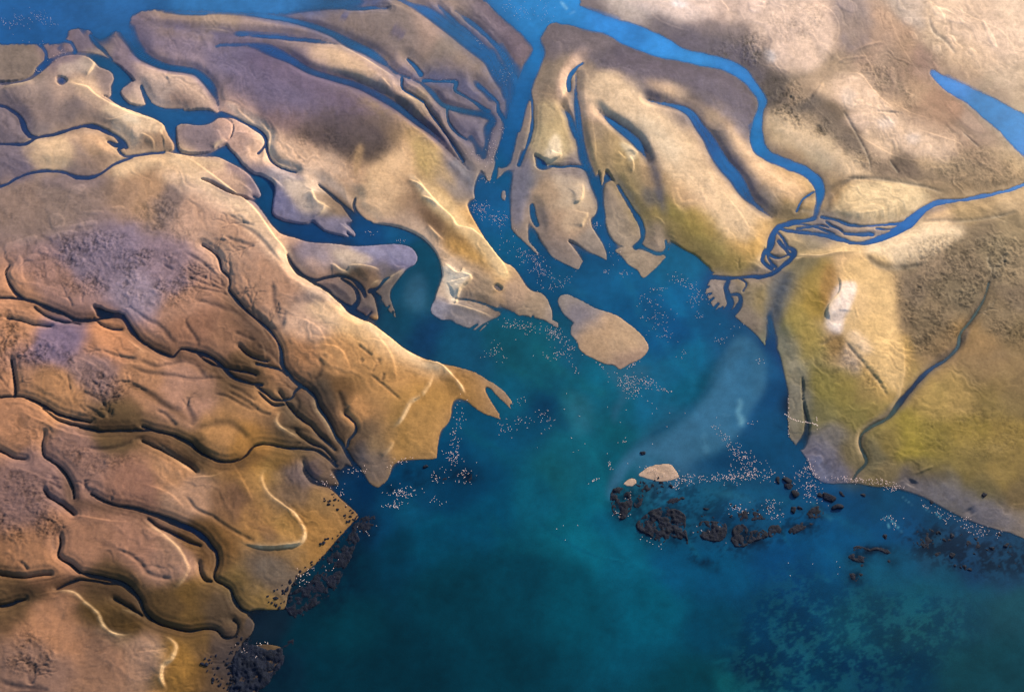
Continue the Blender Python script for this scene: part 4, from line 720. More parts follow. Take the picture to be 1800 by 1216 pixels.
PAINT = """105 118 150 106 166 116 160 134 140 128 110 135;200 178 160;.6;4
120 142 150 142 170 158 184 174 165 166 135 155;230 192 155;.9;3
178 198 215 186 260 208 286 223 275 240 230 228 200 212;235 202 165;.9;5
215 210 230 206 250 214 245 225 225 220;245 225 195;.6;4
45 250 90 240 125 256 132 280 110 298 60 290 42 270;228 192 152;.85;5
145 245 175 240 200 258 190 275 160 272;205 165 128;.7;4
140 285 180 275 190 285 170 298 145 296;150 125 110;.6;3
215 275 300 270 370 280 396 288 388 300 330 298 290 296 230 312 190 320;235 198 155;.8;6
290 305 350 322 420 350 462 388 490 425 520 470 560 505 600 535 560 530 520 500 480 460 430 400 380 370 330 345;238 202 170;.7;8
300 280 350 300 400 335 450 368 480 415 460 400 400 360 340 325;240 205 165;.6;4
540 545 600 540 650 575 700 605 760 640 795 658 760 665 700 645 620 600 560 570;238 198 152;.75;8
620 560 660 576 700 606 745 634 780 650 745 648 690 620 640 582;245 210 165;.7;3
235 115 270 115 310 135 340 138 365 160 376 188 340 170 300 150 260 140;225 190 165;.7;6
300 168 330 172 345 190 310 185;150 125 115;.6;4
400 180 430 200 460 215 482 240 490 268 530 290 560 300 600 330 622 362 600 350 560 330 510 300 470 262 430 222;240 205 175;.75;4
480 255 560 265 610 295 625 330 590 322 540 300 490 290;232 192 158;.8;9
640 330 680 270 712 268 722 300 705 320 725 350 690 385 650 380 630 355;232 192 148;.8;10
700 350 740 340 760 380 790 400 770 415 740 390 700 370;135 105 82;.55;7
740 380 790 400 820 430 800 425 770 410;110 85 60;.5;4
550 88 600 93 660 112 705 148 690 150 640 140 580 125 550 110;238 198 158;.85;6
400 58 480 70 560 78 620 92 560 90 480 84 400 75;165 140 125;.5;5
450 28 500 40 560 58 600 70 540 66 470 52;185 158 142;.6;4
700 185 740 210 770 260 800 320 790 330 760 300 730 250 700 210;205 170 115;.6;7
720 35 750 40 765 55 740 60 722 50;215 180 155;.6;8
540 215 600 205 660 200 700 220 710 262 680 268 650 300 610 290 560 262 525 262 520 240;82 70 68;.5;10
590 270 640 262 700 262 680 275 650 295 610 285;75 62 58;.45;5
622 290 630 262 640 264 634 300 625 320;185 150 110;.7;3
730 322 770 340 800 370 830 400 870 430 893 472 884 492 850 455 810 412 760 372;244 208 155;.7;5
720 312 740 330 760 352 790 385 770 372 745 350;245 212 170;.7;3
850 420 880 450 896 485 890 492 870 455;245 210 150;.6;3
800 425 850 450 870 480 840 470 810 450;188 145 75;.5;7
720 408 760 418 790 450 812 462 795 500 780 480 750 440;230 195 160;.6;5
782 470 812 480 828 488 812 510 803 535 788 525;245 225 195;.85;3
790 540 850 560 870 562 845 582 780 566;150 140 140;.6;5
820 500 870 500 882 530 870 556 815 538 808 520;150 128 108;.6;5
460 308 500 300 540 330 580 365 540 352 500 340;195 178 170;.6;5
485 325 500 345 530 388 500 387 482 372;135 130 158;.6;5
500 320 550 328 558 350 580 370 540 378 512 350;215 190 165;.8;5
555 340 600 350 622 380 590 376 560 360;148 122 98;.7;3
545 390 570 384 605 392 624 415 600 412 570 404;135 128 148;.7;3
620 437 700 432 732 446 730 466 690 460 640 450;145 142 168;.65;5
585 445 620 442 655 460 640 470 612 476 600 465;215 190 165;.8;4
530 425 560 430 580 470 550 478 520 460;150 140 150;.5;6
578 474 612 478 660 472 668 500 640 520 610 500;135 105 72;.7;4
1010 92 1035 86 1030 105 1008 128 990 178 978 165 988 130;235 195 165;.85;4
948 180 990 200 1002 260 985 285 960 280 945 240;205 180 132;.6;6
963 262 978 242 986 270 970 286 958 280;248 225 190;.85;4
1040 140 1080 128 1130 168 1190 230 1240 290 1300 350 1332 382 1310 430 1260 400 1200 330 1150 290 1110 240 1060 205 1030 172;235 202 162;.8;9
1110 200 1160 230 1200 280 1180 290 1140 250;240 215 180;.7;8
1135 142 1180 155 1240 190 1290 220 1320 260 1350 290 1412 330 1422 358 1370 350 1320 310 1270 250 1210 200 1150 170;228 190 150;.75;7
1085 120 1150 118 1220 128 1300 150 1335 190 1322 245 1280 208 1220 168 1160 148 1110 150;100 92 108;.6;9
960 50 1030 42 1078 75 1060 98 1000 90 960 85;125 112 115;.5;7
1270 220 1300 280 1350 340 1370 380 1330 355 1290 300 1250 240;110 108 118;.5;6
1150 330 1200 370 1260 430 1320 470 1342 450 1330 475 1290 484 1230 455 1170 405;150 132 65;.65;9
1080 290 1110 320 1140 370 1150 420 1120 380 1090 330;152 132 85;.5;7
1090 255 1110 258 1122 272 1108 290 1100 272;248 225 185;.7;3
1190 350 1240 350 1260 380 1220 370;225 185 145;.4;6
1352 200 1390 203 1440 238 1500 278 1540 305 1500 318 1450 290 1390 250;235 202 162;.85;7
1460 150 1500 132 1530 160 1562 195 1600 205 1680 240 1692 262 1660 285 1600 275 1560 250 1520 220 1480 190;235 200 170;.8;6
1540 215 1570 215 1570 228 1548 230;250 240 235;.6;4
1590 242 1615 244 1612 256 1595 254;250 240 235;.6;4
1480 165 1500 170 1495 195 1482 185;250 238 228;.5;5
1490 332 1540 322 1600 330 1632 350 1600 385 1530 395 1480 380 1466 370;242 210 160;.8;7
1400 446 1460 440 1516 430 1512 442 1460 450 1420 456;232 195 140;.7;3
1522 438 1590 402 1680 398 1690 415 1640 450 1600 470 1560 468 1530 452;246 216 175;.9;6
1480 468 1540 450 1570 480 1575 560 1590 640 1582 690 1540 670 1500 620 1470 560 1480 520;230 190 130;.9;6
1470 508 1502 505 1495 540 1480 570 1475 590 1452 578 1452 550;252 228 210;.9;3
1485 592 1510 590 1532 622 1510 625;242 208 170;.7;5
1395 480 1455 460 1455 540 1440 605 1420 622 1390 580 1375 540;158 132 60;.6;10
1450 470 1470 480 1465 520 1450 545 1440 520;165 115 60;.5;4
1420 640 1500 700 1560 720 1540 760 1480 740 1430 700;122 112 52;.6;12
1580 740 1620 720 1640 760 1690 810 1640 822 1600 800;158 140 50;.55;14
1360 478 1392 490 1372 540 1362 590 1350 560 1352 515;92 98 108;.7;6
1340 130 1400 140 1440 180 1500 240 1562 292 1500 282 1430 232 1350 192 1330 160;100 88 84;.6;8
1560 480 1640 440 1760 440 1810 480 1800 600 1680 560 1640 620 1605 600 1590 540;128 110 86;.35;12
1640 660 1700 640 1800 660 1800 800 1740 840 1650 800 1600 760;140 118 55;.35;20
1100 -5 1230 -5 1262 20 1240 36 1200 42 1170 32 1130 20;242 215 198;.85;5
1320 60 1360 20 1420 10 1450 40 1468 70 1440 120 1400 130 1345 112;238 205 180;.7;7
1180 3 1210 12 1195 18 1182 14;255 245 240;.7;3
1342 90 1362 100 1360 112 1345 108;255 245 240;.6;3
1200 45 1260 40 1330 60 1330 120 1280 110 1210 75 1150 50;118 108 116;.55;7
1385 150 1430 130 1480 100 1540 85 1500 110 1440 150 1420 175 1390 190;190 160 130;.6;4
440 880 470 850 500 890 532 920 532 955 480 960 450 920;182 138 80;.35;9
440 820 470 815 500 840 480 860 460 850;180 138 70;.4;8
540 900 600 880 626 902 600 925 570 950 550 960 532 930;158 118 68;.4;8
455 930 480 925 490 950 470 958;95 65 50;.6;4
640 600 760 660 792 700 772 762 720 802 660 766 640 700 600 640;196 146 88;.5;14
700 690 790 690 772 770 765 802 720 800 690 780;165 125 62;.5;9
290 1140 318 1130 340 1160 330 1216 300 1216;146 106 50;.4;8
360 1020 430 1030 440 1070 410 1100 350 1080;82 66 48;.5;8
380 1150 430 1120 450 1130 425 1216 360 1216 365 1180;60 54 56;.55;10
170 1100 200 1112 240 1125 290 1140 285 1190 260 1140 200 1130;178 145 118;.6;8
230 905 270 930 310 960 332 1000 310 1010 280 960;170 132 105;.5;9
120 1085 200 1060 260 1090 280 1110 240 1116 190 1106;92 68 32;.5;8
380 495 420 530 455 580 490 620 480 650 440 610 400 560;105 78 60;.4;9
495 660 540 690 600 720 620 800 580 790 540 740 500 700;92 74 58;.5;10
470 940 540 965 510 1000 450 1050 430 1030 440 980;98 84 72;.5;10
630 800 680 800 690 820 670 848 645 840;105 95 95;.6;6
1000 530 1040 545 1030 570 1005 560;125 118 128;.6;7
1030 570 1100 580 1125 610 1080 630 1040 610;200 165 128;.5;9
970 310 1020 318 1024 350 1010 362 985 345;212 188 160;.7;5
1000 375 1028 380 1022 400 1000 412 985 400;200 175 145;.5;5
900 300 930 290 925 340 915 390 900 385;120 122 138;.5;6
640 745 700 750 690 790 660 800;120 98 72;.4;6
1420 760 1470 800 1490 840 1440 850 1425 820;112 110 128;.6;8
1560 850 1650 850 1740 890 1810 940 1760 935 1660 895;118 112 112;.5;9
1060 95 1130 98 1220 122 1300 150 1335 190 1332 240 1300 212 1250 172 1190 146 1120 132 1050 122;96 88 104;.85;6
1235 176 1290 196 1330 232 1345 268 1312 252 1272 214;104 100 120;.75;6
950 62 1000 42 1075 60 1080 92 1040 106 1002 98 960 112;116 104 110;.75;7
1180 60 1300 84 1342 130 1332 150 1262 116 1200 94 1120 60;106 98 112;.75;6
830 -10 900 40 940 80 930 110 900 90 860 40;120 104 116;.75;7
540 0 760 10 860 80 900 180 880 240 800 180 740 120 640 60;132 116 114;.55;12
250 60 400 72 520 130 560 190 480 200 420 170 330 110 270 90;126 112 124;.65;12
600 180 700 215 690 250 600 240 540 200;100 86 92;.5;12
560 20 700 30 740 80 700 100 600 60;136 120 114;.55;8
780 100 860 160 880 200 820 190 760 140;128 112 110;.6;7
770 270 830 300 832 350 810 330;120 112 122;.6;6
1050 220 1070 260 1090 330 1130 400 1150 430 1128 425 1090 370 1060 300;128 112 92;.55;7
1170 380 1230 430 1300 478 1250 470 1190 430 1165 410;128 110 70;.6;6
1350 360 1420 368 1410 380 1370 388;120 104 85;.7;4
1330 100 1360 60 1345 130;120 106 104;.6;5
1460 60 1500 30 1560 60 1600 140 1560 180 1520 120 1480 110;150 126 112;.6;9
1560 200 1640 190 1720 260 1780 310 1700 290 1620 240;150 120 98;.6;9
1500 290 1600 296 1700 320 1640 330 1540 315;122 102 88;.65;6
1620 330 1720 300 1800 310 1780 330 1700 345;158 130 98;.6;7
0 150 60 150 100 160 90 200 40 190 0 180;140 122 118;.5;6
60 170 180 200 200 220 130 230 80 220;136 118 112;.55;6
0 190 40 210 50 240 0 250;122 108 112;.6;5
0 260 60 258 40 300 0 310;116 104 112;.6;6
0 340 60 320 240 330 200 400 100 420 0 400;142 118 104;.55;12
60 300 200 310 180 330 80 325;128 110 112;.6;6
330 330 360 360 400 400 440 440 400 440 340 400;188 148 120;.5;10
940 360 1000 420 1040 450 1000 460 950 420;140 122 114;.5;7
900 290 930 285 930 330 912 400 900 395;116 112 128;.65;6
1395 455 1440 460 1400 500 1370 560 1352 570 1352 520 1370 480;108 104 88;.65;7
1360 590 1400 600 1410 680 1400 760 1388 740 1385 660;134 128 110;.65;6
1590 -5 1810 -5 1810 190 1720 120 1650 60;236 202 172;.45;12
1200 -5 1330 -5 1330 30 1260 40;236 204 184;.5;7
1470 150 1540 180 1600 230 1680 255 1640 275 1560 240 1500 200;240 205 172;.5;6
420 350 480 400 515 450 540 480 500 470 450 420 400 370;244 206 165;.45;6
1590 640 1680 648 1700 720 1620 738 1600 700;188 154 88;.45;10
1660 600 1800 600 1800 690 1720 680;150 118 84;.4;14
1640 790 1800 790 1800 850 1700 850;132 112 66;.4;12
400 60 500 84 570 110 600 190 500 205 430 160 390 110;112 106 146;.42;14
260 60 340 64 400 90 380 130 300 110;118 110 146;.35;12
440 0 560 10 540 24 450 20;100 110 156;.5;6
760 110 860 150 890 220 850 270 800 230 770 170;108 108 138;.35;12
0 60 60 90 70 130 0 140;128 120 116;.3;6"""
for l in PAINT.splitlines():  # soil patches; the white glints, violet sheen and shade veils are painted light
    a_, b_, c_, d_ = l.split(";")
    paint(a_, [float(x) for x in b_.split()], float(c_), float(d_))
# bands of wet mud and silt beside channels, with some shade and sheen painted in
def silt_sheen(s, col, a=0.7):
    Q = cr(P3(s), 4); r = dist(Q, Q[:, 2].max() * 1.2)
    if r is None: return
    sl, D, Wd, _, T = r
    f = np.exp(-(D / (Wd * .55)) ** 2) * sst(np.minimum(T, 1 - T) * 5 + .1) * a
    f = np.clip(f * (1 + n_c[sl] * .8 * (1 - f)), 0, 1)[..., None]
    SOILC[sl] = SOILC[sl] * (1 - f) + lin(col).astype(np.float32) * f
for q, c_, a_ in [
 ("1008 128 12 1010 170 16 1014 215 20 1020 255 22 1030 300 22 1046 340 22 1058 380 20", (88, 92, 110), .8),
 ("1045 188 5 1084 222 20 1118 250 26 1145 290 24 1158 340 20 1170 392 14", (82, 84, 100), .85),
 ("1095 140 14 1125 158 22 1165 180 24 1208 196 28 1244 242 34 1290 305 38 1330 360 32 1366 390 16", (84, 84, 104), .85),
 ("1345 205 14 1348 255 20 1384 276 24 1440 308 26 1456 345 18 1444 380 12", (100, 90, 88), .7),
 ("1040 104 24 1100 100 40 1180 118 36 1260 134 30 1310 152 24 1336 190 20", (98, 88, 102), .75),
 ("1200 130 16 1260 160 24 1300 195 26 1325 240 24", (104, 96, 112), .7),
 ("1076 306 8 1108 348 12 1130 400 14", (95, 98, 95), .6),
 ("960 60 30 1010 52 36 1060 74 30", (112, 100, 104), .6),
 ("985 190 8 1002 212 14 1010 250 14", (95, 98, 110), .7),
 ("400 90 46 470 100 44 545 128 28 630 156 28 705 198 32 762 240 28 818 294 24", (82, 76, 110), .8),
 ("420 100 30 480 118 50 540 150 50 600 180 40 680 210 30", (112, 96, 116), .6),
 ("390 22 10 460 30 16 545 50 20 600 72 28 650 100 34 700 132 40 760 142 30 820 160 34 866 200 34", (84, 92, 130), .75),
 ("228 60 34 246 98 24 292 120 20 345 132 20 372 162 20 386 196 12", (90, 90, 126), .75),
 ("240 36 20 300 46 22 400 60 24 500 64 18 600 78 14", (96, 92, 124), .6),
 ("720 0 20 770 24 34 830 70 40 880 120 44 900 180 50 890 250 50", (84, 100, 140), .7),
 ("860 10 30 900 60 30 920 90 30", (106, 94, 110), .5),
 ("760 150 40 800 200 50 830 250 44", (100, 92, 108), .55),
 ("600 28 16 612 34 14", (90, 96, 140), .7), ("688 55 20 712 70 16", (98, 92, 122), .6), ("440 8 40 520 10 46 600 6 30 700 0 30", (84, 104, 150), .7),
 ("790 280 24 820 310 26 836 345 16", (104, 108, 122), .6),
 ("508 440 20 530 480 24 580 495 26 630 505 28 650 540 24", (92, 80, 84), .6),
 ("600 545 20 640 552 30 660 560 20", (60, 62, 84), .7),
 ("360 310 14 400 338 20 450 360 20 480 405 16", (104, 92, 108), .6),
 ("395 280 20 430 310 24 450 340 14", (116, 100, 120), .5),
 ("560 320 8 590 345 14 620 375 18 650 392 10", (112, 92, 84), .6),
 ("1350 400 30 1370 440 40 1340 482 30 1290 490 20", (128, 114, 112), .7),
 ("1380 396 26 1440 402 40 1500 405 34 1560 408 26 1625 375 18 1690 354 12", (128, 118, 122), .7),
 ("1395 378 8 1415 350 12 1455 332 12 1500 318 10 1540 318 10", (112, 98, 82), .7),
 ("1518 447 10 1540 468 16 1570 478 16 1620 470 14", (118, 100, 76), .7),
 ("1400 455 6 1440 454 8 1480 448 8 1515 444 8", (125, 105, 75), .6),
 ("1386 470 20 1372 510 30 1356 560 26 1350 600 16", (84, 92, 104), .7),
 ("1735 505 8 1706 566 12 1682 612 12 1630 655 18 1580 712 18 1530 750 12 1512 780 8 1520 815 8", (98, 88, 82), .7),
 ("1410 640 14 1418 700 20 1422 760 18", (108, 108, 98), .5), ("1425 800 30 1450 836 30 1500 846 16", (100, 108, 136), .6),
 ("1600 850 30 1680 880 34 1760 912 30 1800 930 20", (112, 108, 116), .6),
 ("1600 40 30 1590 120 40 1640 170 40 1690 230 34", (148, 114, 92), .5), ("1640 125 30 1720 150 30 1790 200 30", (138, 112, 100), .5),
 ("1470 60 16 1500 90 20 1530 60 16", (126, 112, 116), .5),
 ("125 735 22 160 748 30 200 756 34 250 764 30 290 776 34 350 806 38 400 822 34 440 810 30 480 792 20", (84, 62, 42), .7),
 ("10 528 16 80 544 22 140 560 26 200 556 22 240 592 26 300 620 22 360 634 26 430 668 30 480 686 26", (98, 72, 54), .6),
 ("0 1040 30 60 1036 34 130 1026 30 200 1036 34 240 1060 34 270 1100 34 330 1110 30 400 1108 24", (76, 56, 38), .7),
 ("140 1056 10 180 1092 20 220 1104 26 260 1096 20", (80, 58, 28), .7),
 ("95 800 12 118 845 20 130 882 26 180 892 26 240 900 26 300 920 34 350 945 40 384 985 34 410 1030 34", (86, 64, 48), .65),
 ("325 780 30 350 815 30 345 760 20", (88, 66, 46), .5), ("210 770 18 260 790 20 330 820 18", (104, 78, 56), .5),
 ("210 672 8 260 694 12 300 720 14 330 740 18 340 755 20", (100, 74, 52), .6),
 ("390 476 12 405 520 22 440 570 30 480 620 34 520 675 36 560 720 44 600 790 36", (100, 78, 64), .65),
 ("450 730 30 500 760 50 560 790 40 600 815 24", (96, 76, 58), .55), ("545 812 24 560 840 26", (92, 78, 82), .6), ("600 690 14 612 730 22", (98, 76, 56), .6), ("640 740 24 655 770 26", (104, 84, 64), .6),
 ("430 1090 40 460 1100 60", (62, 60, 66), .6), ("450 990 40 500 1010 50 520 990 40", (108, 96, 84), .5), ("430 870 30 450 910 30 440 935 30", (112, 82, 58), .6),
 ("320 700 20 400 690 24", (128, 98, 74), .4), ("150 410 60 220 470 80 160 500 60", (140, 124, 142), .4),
]: silt_sheen(q, c_, a_)
wp_, wc_ = survey(SEA)
SEAC = spread(wp_, wc_, n_a * 26 + n_c * 5, n_b * 24 + n_c * 5, 2.6)  # water colours; the sky's blue reflection is painted into the upper channels
for ch in range(3): SEAC[..., ch] = blur(SEAC[..., ch], 6)
# sediment plumes and current lines in the lagoon (silt in the water)
def plume(s, col, a, soft):
    sl, m = fill(P2(s)); f = new(); f[sl] = m
    f = blur(f, soft)[..., None] * a
    SEAC[:] = SEAC * (1 - f) + lin(col).astype(np.float32) * f
def streak(s, col, a):
    Q = cr(P3(s), 3); r = dist(Q, Q[:, 2].max() * 1.5)
    if r is None: return
    sl, D, Wd, _, T = r
    f = (np.exp(-(D / (Wd * 0.6)) ** 2) * np.clip(np.minimum(T, 1 - T) * 8, 0, 1) * a)[..., None]
    f = f * (0.75 + 0.8 * n_c[sl][..., None])
    SEAC[sl] = SEAC[sl] * (1 - f) + lin(col).astype(np.float32) * f
plume("1300 590 1340 620 1345 680 1320 720 1300 760 1260 790 1200 810 1130 800 1090 850 1075 880 1070 850 1110 790 1180 740 1230 700 1260 640", (82, 112, 140), .8, 5)
plume("1060 640 1140 645 1120 680 1090 720 1080 745 1076 720 1090 690", (60, 95, 118), .6, 4)
plume("990 690 1030 700 1040 740 1020 765 1000 740", (70, 110, 125), .5, 7)
plume("715 505 735 480 750 500 748 530 740 545 725 540 712 525", (78, 105, 130), .6, 6)
plume("1265 630 1240 700 1180 760 1100 800 1120 770 1200 710 1240 650", (0, 72, 95), .5, 6)
plume("930 690 985 720 1000 760 960 740 930 720", (5, 58, 92), .5, 8)
plume("1260 800 1300 795 1340 800 1350 815 1290 825 1250 825 1210 830 1225 810", (8, 62, 98), .7, 8)
streak("1298 698 6 1302 710 8 1298 725 8 1304 740 10 1302 752 9", (165, 180, 195), .75)
streak("1242 756 6 1236 772 8 1240 790 10 1244 800 8", (130, 155, 180), .45)
streak("1270 728 2 1285 730 3", (120, 145, 175), .5)
streak("985 2 3 993 12 4 998 18 3", (205, 215, 240), .8)
streak("1000 26 3 1012 20 3", (150, 180, 230), .6)
streak("940 912 3 985 945 4 1030 970 4 1080 985 3 1110 975 2", (0, 70, 95), .5)
streak("1060 978 3 1100 986 3", (20, 118, 140), .5)
streak("1180 812 6 1120 850 5 1085 872 4", (80, 110, 130), .3)
streak("1425 880 5 1445 900 7 1465 915 6", (70, 130, 155), .6)
streak("1585 872 1 1604 888 1", (150, 180, 195), .6); streak("1622 888 2 1634 900 2", (130, 170, 190), .5); streak("1645 900 2 1655 912 2", (130, 170, 190), .5)
streak("1554 908 1.5 1565 930 1", (150, 190, 205), .6); streak("1560 906 1.5 1576 926 1", (150, 190, 205), .6); streak("1570 916 1.5 1586 936 1", (150, 190, 205), .7)
streak("1212 905 5 1208 935 6 1216 960 6 1235 985 5", (25, 95, 120), .8)
streak("1284 910 5 1280 945 6 1272 975 5", (20, 85, 115), .8)
streak("1370 915 4 1380 945 5 1395 965 4", (25, 95, 125), .7)
streak("1170 850 3 1160 870 4 1140 895 4", (40, 120, 150), .5); streak("1190 860 3 1165 885 4 1140 900 6 1115 915 6", (35, 115, 145), .6)
# seagrass showing through, lower right
sg = new(); sl, m = fill(P2("1380 1010 1470 1030 1560 1040 1660 1050 1720 1090 1680 1130 1620 1170 1540 1195 1440 1210 1340 1216 1290 1170 1330 1090")); sg[sl] = m; sg = blur(sg, 30)
k1 = np.clip(n_d * 1.3 + n_c * 1.6 + n_e * 1.2 + n_a * 1.2, -1, 1)
f = (sg * sst(k1 * 1.3 + 0.45))[..., None] * 0.42
SEAC[:] = SEAC * (1 - f) + lin((0, 42, 72)).astype(np.float32) * f
f = (sg * sst(-k1 * 2.0 - .15))[..., None] * 0.32
SEAC[:] = SEAC * (1 - f) + lin((48, 112, 118)).astype(np.float32) * f
sg = new(); sl, m = fill(P2("1590 920 1700 930 1800 960 1800 1010 1740 1015 1660 1000 1600 970")); sg[sl] = m; sg = blur(sg, 14)
f = (sg * sst(k1 * 2.0 - 0.15))[..., None] * 0.8
SEAC[:] = SEAC * (1 - f) + lin((22, 24, 38)).astype(np.float32) * f
sg = new(); sl, m = fill(P2("1120 840 1300 850 1420 890 1450 930 1300 980 1260 1000 1180 960 1110 930")); sg[sl] = m; sg = blur(sg, 12)
f = (sg * sst(k1 * 2.0 - 0.25))[..., None] * 0.55
SEAC[:] = SEAC * (1 - f) + lin((5, 30, 52)).astype(np.float32) * f
for x, y, r in [(725, 833, 20), (800, 832, 24), (765, 838, 16), (740, 850, 14), (825, 835, 16), (690, 860, 18), (1260, 1000, 12), (1240, 990, 12)]:
    yy, xx = np.mgrid[0:H, 0:W]; f = (np.exp(-((xx - x) ** 2 + ((yy - y) * 1.3) ** 2) / (r * r * .8)) * (0.55 + n_c * .8)).clip(0, 1)[..., None].astype(np.float32)
    SEAC[:] = SEAC * (1 - f) + lin((2, 28, 50)).astype(np.float32) * f

for q, c_, a_ in [("990 690 8 1010 740 16 1040 790 18 1060 850 16 1040 910 12", (18, 104, 118), .5), ("900 640 10 960 680 18 1010 700 20 1060 760 18", (24, 100, 112), .5), ("930 600 12 1000 660 18 1080 700 14", (28, 100, 106), .4),
 ("1080 470 10 1110 510 14 1130 560 14 1180 620 14 1190 680 12", (30, 105, 140), .5), ("1150 480 10 1190 540 14 1230 600 12 1230 660 10", (22, 112, 150), .5), ("960 480 10 1010 510 12 1060 530 10", (32, 92, 125), .45),
 ("1150 640 6 1200 640 10 1220 680 10 1190 710 8 1150 700 6", (28, 108, 138), .45), ("840 600 12 900 640 14 940 690 14", (24, 88, 100), .5), ("800 740 14 870 790 22 930 840 26 960 900 22", (8, 84, 102), .4),
 ("700 960 20 800 980 40 900 1000 40 1000 1010 30", (0, 62, 78), .4), ("1040 880 14 1080 940 14 1120 990 12 1180 1010 10", (12, 104, 128), .45), ("740 920 12 800 910 14 860 930 10", (2, 84, 108), .4),
 ("690 905 10 740 900 12 760 925 8", (10, 82, 112), .5), ("1300 860 14 1380 880 20 1460 905 20 1540 950 16", (24, 90, 122), .5), ("1230 860 10 1290 870 14 1330 885 10", (48, 100, 125), .55),
 ("1440 960 20 1540 1010 26 1640 1030 24 1760 1040 20", (26, 90, 110), .4), ("1500 1040 10 1600 1030 14 1700 1050 10", (30, 84, 98), .4), ("1330 590 14 1310 640 20 1310 700 24 1280 760 20", (56, 98, 132), .4),
 ("1260 580 8 1270 640 10 1240 690 10 1190 740 10 1130 770 8", (10, 74, 104), .5), ("860 900 14 900 960 18 1000 970 14", (8, 84, 98), .35), ("1180 1040 20 1240 1000 16 1300 990 12", (4, 84, 116), .35),
 ("1290 1180 12 1270 1200 16 1285 1216 14", (16, 92, 98), .6), ("1250 1165 6 1280 1160 8 1270 1175 6", (16, 88, 100), .5)]:
    streak(q, c_, a_)
sw = fbm(51, 60, 4, .62) ; sw2 = fbm(52, 22, 3, .6)
SEAC *= (1 + .22 * sw + .14 * sw2 + .08 * n_d)[..., None]
# weed and drowned rock round the reefs
for x, y, rx, ry, a_ in [(1092, 885, 30, 36, .75), (1130, 872, 26, 26, .6), (1165, 925, 56, 40, .75), (1250, 934, 36, 26, .7), (1318, 942, 42, 26, .7), (1318, 906, 34, 12, .5), (1362, 933, 18, 16, .6), (1412, 928, 34, 15, .6), (1435, 900, 24, 15, .6),
    (1535, 966, 50, 14, .7), (1508, 982, 26, 16, .7), (1504, 1013, 22, 18, .7), (1567, 988, 14, 10, .6), (1630, 945, 34, 26, .6), (822, 835, 26, 20, .6), (600, 990, 50, 90, .55), (560, 1050, 60, 40, .5), (470, 1170, 60, 50, .6), (640, 930, 40, 30, .6), (1230, 985, 40, 14, .35), (1455, 890, 30, 20, .4)]:
    x0, x1, y0, y1 = max(0, x - 2 * rx), min(W, x + 2 * rx), max(0, y - 2 * ry), min(H, y + 2 * ry)
    yy, xx = np.mgrid[y0:y1, x0:x1]
    f = np.exp(-(((xx - x) / rx) ** 2 + ((yy - y) / ry) ** 2) * 1.6) * a_ * (1 + 1.1 * n_c[y0:y1, x0:x1] + .8 * n_d[y0:y1, x0:x1])
    f = np.clip(f, 0, .92)[..., None].astype(np.float32)
    SEAC[y0:y1, x0:x1] = SEAC[y0:y1, x0:x1] * (1 - f) + lin((4, 20, 38)).astype(np.float32) * f
# ------------------------------------------------------------------ heights in metres
M = np.clip(M, 0, 1)
b1, b2, b3, b4 = blur(M, 1.2), blur(M, 6), blur(M, 18), blur(M, 55)
up = lambda b: np.clip(2 * b - 1, 0, 1)
dn = lambda b: np.clip(1 - 2 * b, 0, 1)
dune = fbm(21, 90, 3, 0.5)
def vnoise(x, y, seed):
    r = np.random.default_rng(seed); g = r.random((256, 256)).astype(np.float32)
    xi, yi = np.floor(x).astype(np.int32), np.floor(y).astype(np.int32)
    fx, fy = sst(x - xi), sst(y - yi); xi &= 255; yi &= 255; x2, y2 = (xi + 1) & 255, (yi + 1) & 255
    return (g[yi, xi] * (1 - fx) + g[yi, x2] * fx) * (1 - fy) + (g[y2, xi] * (1 - fx) + g[y2, x2] * fx) * fy
# flow lines left by the ebb: long low ribs running down the flats
yy, xx = np.mgrid[0:H, 0:W].astype(np.float32)
th = 0.62 + n_a * 0.9 + 0.35 * np.clip((xx - 900) / 500, 0, 1)
base_th = 0.62
ux = (xx * math.cos(base_th) + yy * math.sin(base_th)) + n_b * 60
uy = (-xx * math.sin(base_th) + yy * math.cos(base_th)) + n_a * 55 + n_c * 6
RIB = 0.6 * (1 - np.abs(2 * vnoise(ux / 75, uy / 15, 1) - 1)) + 0.4 * (1 - np.abs(2 * vnoise(ux / 34, uy / 6.5, 2) - 1))
RIB = (RIB - RIB.mean()).astype(np.float32)
RIB *= 0.35 + 0.9 * sst(vnoise(xx / 110, yy / 90, 3) * 2 - .5)
LANDH = 0.04 + 0.05 * up(b1) + 0.18 * up(b2) ** 1.3 + 1.0 * up(b3) ** 1.3 + 1.9 * up(b4) + up(b3) * dune * 1.5
LANDH = LANDH * BANK
crust = MARSH * (n_e * 1.1 + n_d * 0.9)
G2 = G + crust * 0.75 + RIB * 0.65 * up(b2) + n_c * 0.22 * up(b3) + n_d * 0.06
LANDH = np.maximum(LANDH + G2 * (0.25 + 0.75 * BANK) * (0.55 + 0.45 * sst(up(b2) * 2)), 0.04)
BED = -(0.04 + 0.6 * CH + 0.18 * dn(b1) + 1.2 * dn(b2) + 2.0 * dn(b3) + 3.0 * dn(b4))
Mj = blur(M, 1.5) + (n_e * 0.30 + n_d * 0.26) * np.clip(1 - np.abs(2 * b1 - 1), 0, 1)
LANDH += STEP * sst((b1 - .35) * 4) * (0.2 + 0.8 * BANK)
k = sst((Mj - 0.31) / 0.38) * (1 - sst(CH * 2.0 - 0.25))
HGT = (LANDH * k + BED * (1 - k)).astype(np.float32)
HGT = np.where(HGT > 0, HGT * (1 - FILM) ** 1.5, HGT) - 1.2 * FILM ** 2 * sst(M * 2)
HGT = HGT.astype(np.float32)
